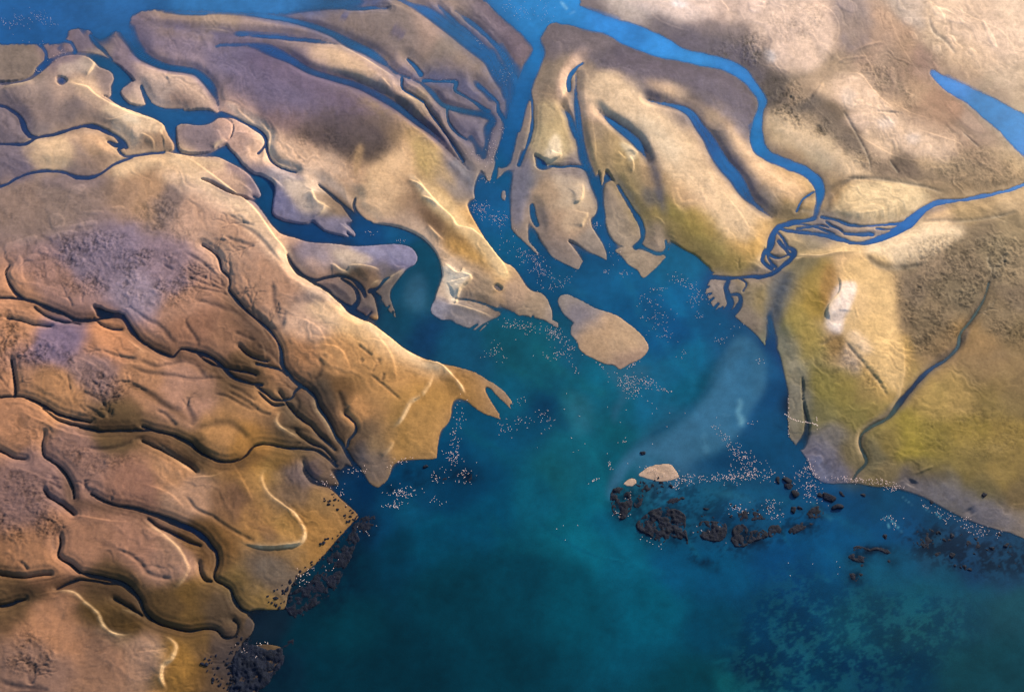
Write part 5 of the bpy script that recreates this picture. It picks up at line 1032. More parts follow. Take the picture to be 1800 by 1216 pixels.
# soil: wet near the waterline and in the runnels, crusted in the marsh
low = (0.85 * FILM + 0.55 * np.exp(-LANDH / 0.35)).clip(0, 1) * k
wet = np.clip(np.clip(WET, -1, 1) + 0.55 * low + 0.0, -0.4, 1)
for ch in range(3):
    SOILC[..., ch] *= 1 - (0.58, 0.54, 0.40)[ch] * np.clip(wet, 0, 1) + 0.45 * np.clip(-wet, 0, 1)
SOILC *= (1 + 0.30 * RIB + 0.14 * n_c + 0.13 * n_d + 0.16 * n_e)[..., None]
mf = (MARSH * sst(-n_e * 1.2 - n_d * 1.2 + 0.25))[..., None]
SOILC *= 1 - 0.45 * mf
SOILC *= (1 - 0.15 * MARSH)[..., None]
olive = (np.clip(WET, 0, 1) * 0.35)[..., None] * np.array([0.0, 0.05, 0.25], np.float32)
SOILC *= 1 - olive
WETMAP = np.clip(wet + 0.15 * MARSH, 0, 1).astype(np.float32)
# sun highlights painted as cream along the lips
pl = (SUNRIM * (1 + n_c))[..., None].clip(0, .8)
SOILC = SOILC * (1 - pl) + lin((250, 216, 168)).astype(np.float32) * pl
SOILC = np.clip(SOILC * (0.93 + 0.10 * SOILC.mean(-1, keepdims=True)), 0, 1.05)

# ------------------------------------------------------------------ the ground itself, one even sheet of cells about a metre wide, coarser out to the horizon
def axis(a, b, f, far, grow=1.22):
    inner = [a]
    while inner[-1] < b: inner.append(inner[-1] + f(inner[-1]))
    L = [inner[0]]; s = f(a)
    while L[-1] > far[0]: s *= grow; L.append(L[-1] - s)
    Rr = [inner[-1]]; s = f(b)
    while Rr[-1] < far[1]: s *= grow; Rr.append(Rr[-1] + s)
    return np.array(L[::-1][:-1] + inner + Rr[1:])
XS = axis(-900, 900, lambda x: 0.95, (-9000, 9000))
YS = axis(255, 1300, lambda y: 0.62 + 0.95 * max(0, (y - 286)) / 950, (-4000, 12000))
def sample(A, U, V):
    # beyond the surveyed strip the same forms carry on, skewed so that nothing lines up as a copy
    du, dv = np.maximum(-U, 0), np.maximum(-V, 0); eu, ev = np.maximum(U - W, 0), np.maximum(V - H, 0)
    U, V = U + 0.7 * ev - 0.6 * dv, V + 0.75 * du + 0.12 * 60 * np.sin(du / 60.0) - 0.6 * eu - 0.12 * 60 * np.sin(eu / 70.0)
    per_u, per_v = 2 * (W - 1), 2 * (H - 1)
    U = np.mod(U - 0.5, per_u); U = np.where(U > W - 1, per_u - U, U)
    V = np.mod(V - 0.5, per_v); V = np.where(V > H - 1, per_v - V, V)
    U = np.clip(U, 0, W - 1.001); V = np.clip(V, 0, H - 1.001)
    ui, vi = U.astype(np.int32), V.astype(np.int32)
    fu, fv = (U - ui).astype(np.float32), (V - vi).astype(np.float32)
    if A.ndim == 3: fu, fv = fu[..., None], fv[..., None]
    return (A[vi, ui] * (1 - fu) + A[vi, ui + 1] * fu) * (1 - fv) + (A[vi + 1, ui] * (1 - fu) + A[vi + 1, ui + 1] * fu) * fv
def uv_of(X, Y):
    Yc = np.maximum(Y, -500.0)
    u, v = pixel(X, Yc)
    return u, v
GX, GY = np.meshgrid(XS, YS)
U, V = uv_of(GX, GY)
HZ = sample(HGT, U, V)
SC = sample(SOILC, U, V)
WT = sample(WETMAP, U, V)
MR = sample(MARSH, U, V)
def grid_mesh(name, X, Y, Z, keep, attrs, mat):
    ny, nx = X.shape
    q = (np.arange(ny - 1)[:, None] * nx + np.arange(nx - 1)[None])
    faces = np.stack([q, q + 1, q + nx + 1, q + nx], -1)[keep]
    used = np.unique(faces)
    remap = np.full(ny * nx, -1, np.int64); remap[used] = np.arange(len(used))
    faces = remap[faces].astype(np.int32)
    co = np.stack([X.ravel()[used], Y.ravel()[used], Z.ravel()[used]], -1).astype(np.float32)
    me = bpy.data.meshes.new(name)
    me.vertices.add(len(co)); me.vertices.foreach_set("co", co.ravel())
    me.loops.add(faces.size); me.loops.foreach_set("vertex_index", faces.ravel())
    me.polygons.add(len(faces)); me.polygons.foreach_set("loop_start", np.arange(0, faces.size, 4, dtype=np.int32))
    me.update(calc_edges=True)
    me.polygons.foreach_set("use_smooth", np.ones(len(faces), bool))
    for an, data in attrs.items():
        if data.ndim == 3:
            a = me.attributes.new(an, 'FLOAT_COLOR', 'POINT')
            c = np.ones((len(used), 4), np.float32); c[:, :3] = data.reshape(-1, 3)[used]
            a.data.foreach_set("color", c.ravel())
        else:
            a = me.attributes.new(an, 'FLOAT', 'POINT')
            a.data.foreach_set("value", data.ravel()[used].astype(np.float32))
    me.materials.append(mat)
    o = bpy.data.objects.new(name, me)
    scene.collection.objects.link(o)
    return o
def tag(o, label, cat, group=None, kind=None):
    o["label"] = label; o["category"] = cat
    if group: o["group"] = group
    if kind: o["kind"] = kind
    return o

# ---- materials
def mat(name):
    m = bpy.data.materials.new(name); m.use_nodes = True
    return m, m.node_tree.nodes, m.node_tree.links, m.node_tree.nodes["Principled BSDF"]
def nz(N, L, scale, detail=4, rough=0.6, co=None, kind='3D'):
    n = N.new("ShaderNodeTexNoise"); n.inputs["Scale"].default_value = scale
    n.inputs["Detail"].default_value = detail; n.inputs["Roughness"].default_value = rough
    if co is not None: L.new(co, n.inputs["Vector"])
    return n
def math_(N, L, op, a, b=None, c=None):
    n = N.new("ShaderNodeMath"); n.operation = op
    for i, x in enumerate((a, b, c)):
        if x is None: continue
        if isinstance(x, (int, float)): n.inputs[i].default_value = x
        else: L.new(x, n.inputs[i])
    return n.outputs[0]
def ramp(N, L, x, a, b, c, d):
    n = N.new("ShaderNodeMapRange"); n.clamp = True
    L.new(x, n.inputs[0])
    for i, v in enumerate((a, b, c, d)): n.inputs[i + 1].default_value = v
    return n.outputs[0]
ALB = 0.70
sand, N, L, P = mat("tidal_sand")
geo = N.new("ShaderNodeNewGeometry"); co = geo.outputs["Position"]
at = N.new("ShaderNodeAttribute"); at.attribute_name = "soil"
aw = N.new("ShaderNodeAttribute"); aw.attribute_name = "damp"
am = N.new("ShaderNodeAttribute"); am.attribute_name = "marsh"
n1 = nz(N, L, 0.6, 5, 0.78, co); n2 = nz(N, L, 0.22, 4, 0.6, co); n3 = nz(N, L, 0.05, 3, 0.6, co)
sx = N.new("ShaderNodeMapping"); sx.inputs["Rotation"].default_value = (0, 0, R_(-38)); sx.inputs["Scale"].default_value = (0.05, 0.55, 0.3)
L.new(co, sx.inputs["Vector"]); n4 = nz(N, L, 1.0, 3, 0.6, sx.outputs[0])
f = math_(N, L, 'ADD', ramp(N, L, n1.outputs[0], .2, .8, -.14, .14), ramp(N, L, n2.outputs[0], .2, .8, -.07, .07))
f = math_(N, L, 'ADD', f, ramp(N, L, n3.outputs[0], .2, .8, -.08, .08))
f = math_(N, L, 'ADD', f, ramp(N, L, n4.outputs[0], .2, .8, -.06, .06))
f = math_(N, L, 'MULTIPLY', math_(N, L, 'ADD', f, 1.0), ALB)
vm = N.new("ShaderNodeVectorMath"); vm.operation = 'SCALE'
L.new(at.outputs["Color"], vm.inputs[0]); L.new(f, vm.inputs[3])
vw = N.new("ShaderNodeVectorMath"); vw.operation = 'MULTIPLY'   # the red of the low sun is not in the sand
vw.inputs[1].default_value = (0.95, 0.98, 1.08); L.new(vm.outputs[0], vw.inputs[0])
L.new(vw.outputs[0], P.inputs["Base Color"])
L.new(ramp(N, L, math_(N, L, 'ADD', aw.outputs["Fac"], ramp(N, L, n3.outputs[0], .3, .7, -.15, .15)), 0, 1, .75, .42), P.inputs["Roughness"])
P.inputs["Specular IOR Level"].default_value = 0.09
bp = N.new("ShaderNodeBump"); bp.inputs["Strength"].default_value = 1.0; bp.inputs["Distance"].default_value = 1.0
hb = math_(N, L, 'ADD', ramp(N, L, n1.outputs[0], 0, 1, 0, .24), ramp(N, L, n2.outputs[0], 0, 1, 0, .26))
hb = math_(N, L, 'MULTIPLY', hb, ramp(N, L, am.outputs["Fac"], 0, 1, .65, 2.4))
L.new(hb, bp.inputs["Height"]); L.new(bp.outputs[0], P.inputs["Normal"])

seam, N, L, P = mat("lagoon_water")
geo = N.new("ShaderNodeNewGeometry"); co = geo.outputs["Position"]
at = N.new("ShaderNodeAttribute"); at.attribute_name = "silt_sheen"  # water colour, silt together with painted sky blue
ad = N.new("ShaderNodeAttribute"); ad.attribute_name = "depth"
n1 = nz(N, L, 0.9, 3, 0.6, co); n2 = nz(N, L, 0.12, 4, 0.6, co)
f = math_(N, L, 'MULTIPLY', math_(N, L, 'ADD', 1.0, math_(N, L, 'ADD', ramp(N, L, n1.outputs[0], .2, .8, -.16, .16), ramp(N, L, n2.outputs[0], .2, .8, -.12, .12))), 1.0)
vm = N.new("ShaderNodeVectorMath"); vm.operation = 'SCALE'
L.new(at.outputs["Color"], vm.inputs[0]); L.new(f, vm.inputs[3])
vw = N.new("ShaderNodeVectorMath"); vw.operation = 'MULTIPLY'; vw.inputs[1].default_value = (0.30, 0.62, 0.72)
L.new(vm.outputs[0], vw.inputs[0]); L.new(vw.outputs[0], P.inputs["Base Color"])
ex = math_(N, L, 'SUBTRACT', 1.0, math_(N, L, 'POWER', 2.718, math_(N, L, 'MULTIPLY', ad.outputs["Fac"], -2.5)))
L.new(ex, P.inputs["Alpha"])
P.inputs["Roughness"].default_value = 0.12
P.inputs["IOR"].default_value = 1.33
P.inputs["Specular IOR Level"].default_value = 0.3
bp = N.new("ShaderNodeBump"); bp.inputs["Strength"].default_value = 0.5; bp.inputs["Distance"].default_value = 0.12
L.new(n1.outputs[0], bp.inputs["Height"]); L.new(bp.outputs[0], P.inputs["Normal"])

# ---- separate bars: each named island takes its own faces of the sheet
BARS = [
 ("long pale sandbar finger at the top, hooked round the bright blue channel", "945 34 1080 34 1090 90 1060 110 1015 128 1000 160 1004 240 1010 268 990 286 960 300 930 270 930 100"),
 ("forked grey sandbar with two ragged points reaching into the teal channel", "925 236 940 262 956 292 1038 288 1060 350 1046 400 1075 460 1024 482 960 450 893 410 893 300 915 250"),
 ("teardrop shaped smooth sandbar with a rounded lower end", "1059 325 1080 314 1130 396 1128 430 1100 440 1075 432 1060 400"),
 ("small arrowhead sandbar pointing down into the blue shallows", "1074 440 1098 432 1176 448 1160 480 1130 494 1100 475"),
 ("isolated oval sandbar standing alone in the middle of the lagoon", "974 528 985 514 1050 535 1130 575 1148 608 1120 640 1088 656 1010 630 995 590"),
 ("pale shingle islet beside the dark round reef", "1088 848 1130 818 1180 808 1202 838 1150 852 1105 862"),
 ("little oval mudbank in the dark channel above the lagoon", "856 258 878 258 880 318 850 322"),
 ("flat grey mud island split by the braided river at upper left", "305 216 410 200 415 235 400 265 345 276 312 268"),
 ("rounded mud island in the blue river bend at upper left", "205 160 236 140 256 160 264 190 208 190"),
]
cu = 0.25 * (U[:-1, :-1] + U[1:, :-1] + U[:-1, 1:] + U[1:, 1:]); cv = 0.25 * (V[:-1, :-1] + V[1:, :-1] + V[:-1, 1:] + V[1:, 1:])
inside = (cu > 0) & (cu < W) & (cv > 0) & (cv < H)
IDM = np.zeros((H, W), np.uint8)
for i, (lb, q) in enumerate(BARS):
    sl, m = fill(P2(q)); s_ = IDM[sl]; s_[m > 0.5] = i + 1
fid = np.zeros(cu.shape, np.uint8)
fid[inside] = IDM[np.clip(cv[inside].astype(int), 0, H - 1), np.clip(cu[inside].astype(int), 0, W - 1)]
att = {"soil": SC, "damp": WT, "marsh": MR}
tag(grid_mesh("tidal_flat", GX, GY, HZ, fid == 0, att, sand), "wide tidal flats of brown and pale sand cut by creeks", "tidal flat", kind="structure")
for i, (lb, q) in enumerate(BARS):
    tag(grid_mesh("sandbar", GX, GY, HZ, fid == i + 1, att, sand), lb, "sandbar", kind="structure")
# ---- water, level, its clarity following the depth of the bed below it
XW, YW = XS[::2], YS[::2]
WX, WY = np.meshgrid(XW, YW)
WU, WV = uv_of(WX, WY)
wz = np.zeros_like(WX)
dep = np.maximum(-sample(HGT, WU, WV), 0)
seaw = sample(SEAC, WU, WV)
hw = sample(blur(HGT, 1.0), WU, WV)
ov = np.minimum(np.minimum(hw[:-1, :-1], hw[1:, :-1]), np.minimum(hw[:-1, 1:], hw[1:, 1:])) < 0.35
tag(grid_mesh("water", WX, WY, wz, ov, {"silt_sheen": seaw, "depth": dep}, seam), "teal and blue lagoon water with its creeks", "water", kind="structure")
print("ground", round(time.time() - T0, 1))
def height(u, v):
    return float(sample(HGT, np.array([float(u)]), np.array([float(v)]))[0])
# ------------------------------------------------------------------ dark reefs and weed-covered ledges
rockm, N, L, P = mat("weedy_rock")
geo = N.new("ShaderNodeNewGeometry"); co = geo.outputs["Position"]
n1 = nz(N, L, 0.9, 4, 0.7, co); n2 = nz(N, L, 0.16, 4, 0.6, co)
cr_ = N.new("ShaderNodeValToRGB"); L.new(math_(N, L, 'ADD', math_(N, L, 'MULTIPLY', n1.outputs[0], .6), math_(N, L, 'MULTIPLY', n2.outputs[0], .4)), cr_.inputs[0])
cr_.color_ramp.elements[0].position = .36; cr_.color_ramp.elements[0].color = (.001, .003, .008, 1)
cr_.color_ramp.elements[1].position = .66; cr_.color_ramp.elements[1].color = (.007, .012, .032, 1)
L.new(cr_.outputs[0], P.inputs["Base Color"]); P.inputs["Roughness"].default_value = .8
P.inputs["Specular IOR Level"].default_value = 0.12
bp = N.new("ShaderNodeBump"); bp.inputs["Strength"].default_value = 1; bp.inputs["Distance"].default_value = .6
L.new(n1.outputs[0], bp.inputs["Height"]); L.new(bp.outputs[0], P.inputs["Normal"])
n_r = fbm(31, 9, 4, 0.65); n_r2 = fbm(32, 3.2, 2, .7)
def outcrop(name, s, h, label, cat, rag=0.45):
    sl, m = fill(P2(s)); f = new(); f[sl] = m
    f = blur(f, 1.5) + (n_r * 0.7 + n_r2 * 0.4) * rag * blur(f, 5)
    q = P2(s); gx, gy = ground(q[:, 0], q[:, 1])
    c = (gx.mean(), gy.mean())
    X, Y = np.meshgrid(np.arange(gx.min() - 6, gx.max() + 6, .75), np.arange(gy.min() - 6, gy.max() + 6, .85))
    u, v = uv_of(X, Y)
    F = sample(f, u, v)
    base = np.maximum(sample(HGT, u, v), -0.9)
    Z = base + sst((F - .42) * 1.6) * (h * .8 + sample(n_r, u, v) * h * 1.6 + sample(n_r2, u, v) * h * .5 + .75) - .26
    keep = 0.25 * (F[:-1, :-1] + F[1:, :-1] + F[:-1, 1:] + F[1:, 1:]) > 0.40
    o = grid_mesh(name, X - c[0], Y - c[1], Z, keep, {}, rockm)
    o.location = (c[0], c[1], 0)
    return tag(o, label, cat)
for a in [
 ("rock_ledge", "654 903 664 912 656 926 642 938 626 962 616 986 606 1002 600 1022 590 1040 570 1056 545 1072 530 1086 524 1092 510 1082 500 1070 508 1050 520 1034 545 1018 560 998 574 978 590 958 602 938 616 926 632 910", .7, "long dark weedy rock ledge along the shore below the orange sand", "rock ledge", .55),
 ("rock_ledge", "425 1130 446 1132 470 1142 497 1138 502 1150 498 1166 490 1180 470 1204 450 1222 430 1250 390 1250 402 1216 410 1196 408 1170", .7, "dark mussel covered ledge at the lower left shore, beside the brown beach", "rock ledge", .85),
 ("rock_ledge", "493 1142 498 1130 512 1122 531 1116 526 1132 506 1137", .4, "small thin tongue of dark rock reaching into the deep teal water", "rock ledge", .55),
 ("rock_reef", "1072 866 1080 856 1095 855 1108 865 1113 885 1107 905 1094 915 1080 906 1072 890", 1.0, "round black reef at the left end of the reef chain, below the shingle islet", "reef", .2),
 ("rock_reef", "1112 852 1125 848 1146 848 1152 856 1137 866 1132 882 1120 896 1113 888 1114 866", .7, "broken dark rocks between the round reef and the shingle islet", "reef", .6),
 ("rock_reef", "1116 922 1130 906 1150 893 1172 889 1192 895 1206 905 1207 925 1212 965 1202 952 1182 946 1162 956 1140 942 1124 936", 1.0, "broad dark reef with pale foam lines, largest of the reef chain", "reef", .22),
 ("rock_reef", "1166 888 1176 876 1200 869 1207 875 1192 883 1174 890", .6, "narrow dark rock strip just above the broad reef", "reef", .6),
 ("rock_reef", "1221 925 1234 914 1256 914 1276 918 1279 935 1272 951 1255 953 1235 949 1224 940", .8, "squarish dark reef, second from the broad reef across a narrow channel", "reef", .22),
 ("rock_reef", "1290 925 1305 919 1320 930 1346 929 1351 945 1330 951 1310 962 1290 961 1283 945", .8, "dark lumpy reef with a flat lower edge in the middle of the reef chain", "reef", .25),
 ("rock_reef", "1290 906 1310 896 1340 900 1348 912 1322 916 1300 917", .5, "low broken rocks just above the lumpy reef", "reef", 1.0),
 ("rock_reef", "1350 925 1368 920 1375 935 1361 947 1350 943", .6, "small blunt reef beside the pale tidal runnel", "reef", .5),
 ("rock_reef", "1384 932 1400 920 1416 915 1434 919 1422 928 1402 937 1388 942", .7, "lens shaped dark reef near the right end of the reef chain", "reef", .5),
 ("rock_reef", "1416 902 1428 890 1440 887 1451 895 1450 906 1436 913 1420 912", .7, "dark reef with a white breaking edge at the right end of the chain", "reef", .5),
 ("rock_reef", "1496 962 1510 957 1528 963 1540 959 1556 961 1566 968 1577 973 1560 975 1541 968 1520 973 1501 971", .7, "long curved black islet with a thin surf line", "reef", .25),
 ("rock_reef", "1488 978 1500 971 1515 976 1529 977 1526 986 1510 991 1497 985", .7, "oval black islet just below the long curved one", "reef", .3),
 ("rock_reef", "1508 992 1520 989 1526 998 1513 1001", .4, "smallest black rock touching the oval islet", "reef", .22),
 ("rock_reef", "1487 1007 1502 1003 1521 1008 1512 1016 1505 1026 1495 1018", .6, "triangular black islet, lowest of the group in the open teal water", "reef", .2),
 ("rock_reef", "1557 984 1568 981 1577 988 1566 994", .5, "little round black rock right of the oval islet", "reef", .22),
 ("rock_reef", "1600 949 1610 930 1625 924 1641 930 1652 940 1641 948 1634 966 1620 966 1611 956", .5, "ragged brown black reef in the shallows off the right beach", "reef", .6),
 ("rock_reef", "1640 972 1655 968 1664 976 1655 982 1642 980", .4, "low brown reef patch further down the right shallows", "reef", .6),
 ("rock_reef", "1690 953 1710 948 1727 956 1718 966 1700 962", .4, "speckled brown reef patch nearest the right beach", "reef", 1.0),
 ("rock_reef", "810 836 820 826 829 822 836 829 831 842 820 848", .4, "dark ring shaped reef below the flock off the left sand point", "reef", .6),
 ("rock_reef", "774 840 784 831 791 840 783 849 776 846", .3, "dark half sunken rock between the left sand point and the ring shaped reef", "reef", .6),
]: outcrop(*a)

# ---- boulders
def boulder_mesh(seed):
    import bmesh
    bm = bmesh.new(); bmesh.ops.create_icosphere(bm, subdivisions=3, radius=1)
    r = random.Random(seed)
    ds = [(r.gauss(0, 1), r.gauss(0, 1), r.gauss(0, 1), r.uniform(.5, .95)) for _ in range(9)]
    for v_ in bm.verts:
        p = v_.co.copy()
        for a, b, c, k_ in ds:
            l = math.sqrt(a * a + b * b + c * c); dd = (p.x * a + p.y * b + p.z * c) / l
            if dd > k_: v_.co -= (dd - k_) * type(p)((a / l, b / l, c / l))
        v_.co.x *= 1.0 + .1 * math.sin(5 * p.y + seed); v_.co.z *= .62
    me = bpy.data.meshes.new("boulder"); bm.to_mesh(me); bm.free(); me.materials.append(rockm)
    return me
bmesh_v = [boulder_mesh(i) for i in range(5)]
def boulder(u, v, r, label, group):
    x, y = ground(u, v)
    o = bpy.data.objects.new("boulder", random.choice(bmesh_v)); scene.collection.objects.link(o)
    z = max(height(u, v), -.25)
    o.location = (float(x), float(y), z + .12 * r); s = r
    o.scale = (s * random.uniform(.8, 1.3), s * random.uniform(.8, 1.2), s * random.uniform(.5, .8)); o.rotation_euler = (0, 0, random.uniform(0, 6.28))
    tag(o, label, "boulder", group)
def scatter(n, poly, r0, r1, label, group):
    q = P2(poly); sl, m = fill(q); ys, xs = np.nonzero(m > .5)
    for k_ in rng.integers(0, len(ys), n):
        boulder(xs[k_] + sl[1].start, ys[k_] + sl[0].start, r0 + (r1 - r0) * random.random() ** 2.5, label, group)
scatter(16, "565 872 590 868 622 895 600 900 575 890", .7, 1.7, "dark boulder lying on the tip of the sand point above the ledge", "boulders on the sand tip")
scatter(12, "600 895 622 893 632 908 612 920", .9, 2.0, "dark boulder at the water's edge beside the long ledge's upper end", "boulders at the ledge's upper end")
scatter(26, "485 1035 520 1020 515 1050 500 1070 485 1068 466 1052", .7, 2.0, "dark boulder on the wet grey beach beside the ledge's lower end", "boulders on the wet beach")
scatter(46, "355 1165 385 1150 425 1150 425 1200 420 1216 380 1216 372 1190", .8, 1.9, "small dark boulder on the brown beach at the lower left", "boulders on the lower left beach")
scatter(14, "1120 846 1150 840 1196 846 1180 862 1140 868 1112 860", .9, 2.2, "black boulder on or against the pale shingle islet", "boulders at the shingle islet")
scatter(40, "1600 945 1660 925 1740 930 1790 960 1780 1000 1720 1005 1660 990", .8, 2.6, "brown black boulder in the shallows off the right beach", "boulders in the right shallows")
scatter(34, "560 960 590 935 620 915 600 950 570 985 540 1005 520 1020 505 1045 490 1050 520 1010 545 990", .7, 1.9, "dark boulder on the inner side of the long weedy ledge", "boulders inside the long ledge")
scatter(26, "420 1110 450 1125 440 1160 420 1190 400 1190 405 1140", .7, 1.7, "dark boulder on the wet mud beside the lower left ledge", "boulders beside the lower left ledge")
scatter(16, "1205 900 1290 885 1350 890 1340 905 1280 910 1225 912", .8, 2.0, "dark boulder in the blue shallows just above the reef chain", "boulders above the reef chain")
for u, v, r, lb in [(1368, 844, 3.0, "dark round boulder, left one of the two stacked off the mud corner"), (1384, 845, 3.6, "dark boulder right of the round one, upper of the two stacked"), (1386, 854, 3.2, "dark boulder, lower of the two stacked off the mud corner"),
                    (1396, 868, 4.2, "broad flat dark boulder below the two stacked"), (1457, 874, 5.0, "largest dark boulder in the bay right of the feeding flock"), (1441, 870, 2.8, "middling dark boulder just left of the largest in the bay"),
                    (1480, 868, 2.4, "lone dark boulder below the crumbling mud edge"), (1517, 870, 2.4, "lone dark boulder right under the little creek mouth"), (1472, 892, 5.0, "low wide dark boulder below the largest in the bay"),
                    (1130, 796, 2.4, "lone black boulder on the pale submerged spit above the islet"), (1395, 896, 3.0, "dark boulder above the lens shaped reef"), (1406, 893, 2.2, "smaller dark boulder beside the one above the lens shaped reef"),
                    (1556, 943, 2.6, "lone dark boulder left of the ragged brown reef"), (1728, 873, 2.2, "lone dark boulder high on the right beach"), (1637, 882, 1.8, "small dark boulder in the shallow edge of the right beach"), (748, 820, 2.4, "lone dark boulder in the shallows under the left sand point")]:
    o_ = boulder(u, v, r, lb, None)

# ------------------------------------------------------------------ flamingos
birdm, N, L, P = mat("pale_pink_feathers")
P.inputs["Roughness"].default_value = .7
oi = N.new("ShaderNodeObjectInfo")
cr_ = N.new("ShaderNodeValToRGB"); L.new(oi.outputs["Random"], cr_.inputs[0])
cr_.color_ramp.elements[0].color = (.90, .80, .80, 1); cr_.color_ramp.elements[1].color = (.92, .66, .64, 1)
L.new(cr_.outputs[0], P.inputs["Base Color"])
def bird_geo(kind):
    """one continuous skin of rings: body, tail, S-shaped neck, head with bent bill, two jointed legs, wings"""
    V_, F_ = [], []
    def tube(path, n=7):
        base = len(V_)
        for i, (x, y, z, rx, rz) in enumerate(path):
            a = np.array(path[max(i - 1, 0)][:3]); b = np.array(path[min(i + 1, len(path) - 1)][:3]); t = b - a; t /= np.linalg.norm(t) + 1e-9
            s_ = np.cross(t, (0, 0, 1)); s_ = s_ / np.linalg.norm(s_) if np.linalg.norm(s_) > 1e-3 else np.array((1., 0, 0)); w_ = np.cross(s_, t)
            for k_ in range(n):
                an = 2 * math.pi * k_ / n
                p = np.array((x, y, z)) + s_ * math.cos(an) * rx + w_ * math.sin(an) * rz; V_.append(tuple(p))
        for i in range(len(path) - 1):
            for k_ in range(n):
                F_.append((base + i * n + k_, base + i * n + (k_ + 1) % n, base + (i + 1) * n + (k_ + 1) % n, base + (i + 1) * n + k_))
        F_.append(tuple(base + k_ for k_ in range(n))[::-1]); F_.append(tuple(base + (len(path) - 1) * n + k_ for k_ in range(n)))
    z0 = {"stand": .95, "feed": .95, "swim": .14, "fly": 0.0}[kind]
    tube([(0, -.52, z0 - .04, .03, .02), (0, -.38, z0, .12, .07), (0, -.18, z0 + .02, .21, .16), (0, .06, z0 + .03, .23, .19), (0, .26, z0 + .05, .17, .16), (0, .40, z0 + .10, .07, .08)], 9)
    if kind in ("stand", "swim"):
        tube([(0, .36, z0 + .08, .06, .06), (0, .50, z0 + .22, .045, .045), (0, .46, z0 + .40, .035, .035), (0, .36, z0 + .54, .032, .032), (0, .38, z0 + .68, .035, .035), (0, .48, z0 + .73, .05, .05), (0, .58, z0 + .68, .035, .04), (0, .62, z0 + .58, .015, .02)])
    elif kind == "feed":
        tube([(0, .36, z0 + .08, .06, .06), (0, .56, z0 + .12, .045, .045), (0, .68, z0 - .08, .035, .035), (0, .66, z0 - .36, .032, .032), (0, .60, z0 - .62, .035, .035), (0, .56, z0 - .76, .05, .05), (0, .48, z0 - .84, .03, .03)])
    else:
        tube([(0, .36, z0 + .05, .06, .06), (0, .75, z0 + .04, .035, .035), (0, 1.05, z0 + .02, .03, .03), (0, 1.15, z0 + .02, .05, .05), (0, 1.28, z0 - .05, .015, .02)])
        for sg_ in (-1, 1):
            tube([(sg_ * .12, .12, z0 + .10, .16, .03), (sg_ * .42, .16, z0 + .20, .19, .025), (sg_ * .72, .02, z0 + .12, .14, .015), (sg_ * .92, -.10, z0 + .02, .03, .006)][::1], 6)
            tube([(sg_ * .06, -.4, z0, .02, .02), (sg_ * .06, -.85, z0 - .02, .015, .015), (sg_ * .06, -1.2, z0 - .03, .02, .01)], 5)
    if kind in ("stand", "feed"):
        for sg_ in (-1, 1):
            tube([(sg_ * .08, -.02, z0 - .1, .04, .04), (sg_ * .08, -.04, .52, .02, .02), (sg_ * .08, -.10, .46, .026, .026), (sg_ * .08, .0, .04, .014, .014), (sg_ * .08, .10, 0.0, .04, .012)], 5)
    return np.array(V_), F_
GEO = {k_: bird_geo(k_) for k_ in ("stand", "feed", "swim", "fly")}
def to_mesh(name, Vv, Ff):
    me = bpy.data.meshes.new(name); me.from_pydata([tuple(p) for p in Vv], [], Ff); me.materials.append(birdm)
    for p in me.polygons: p.use_smooth = True
    return me
BME = {k_: to_mesh("flamingo_" + k_, *GEO[k_]) for k_ in GEO}
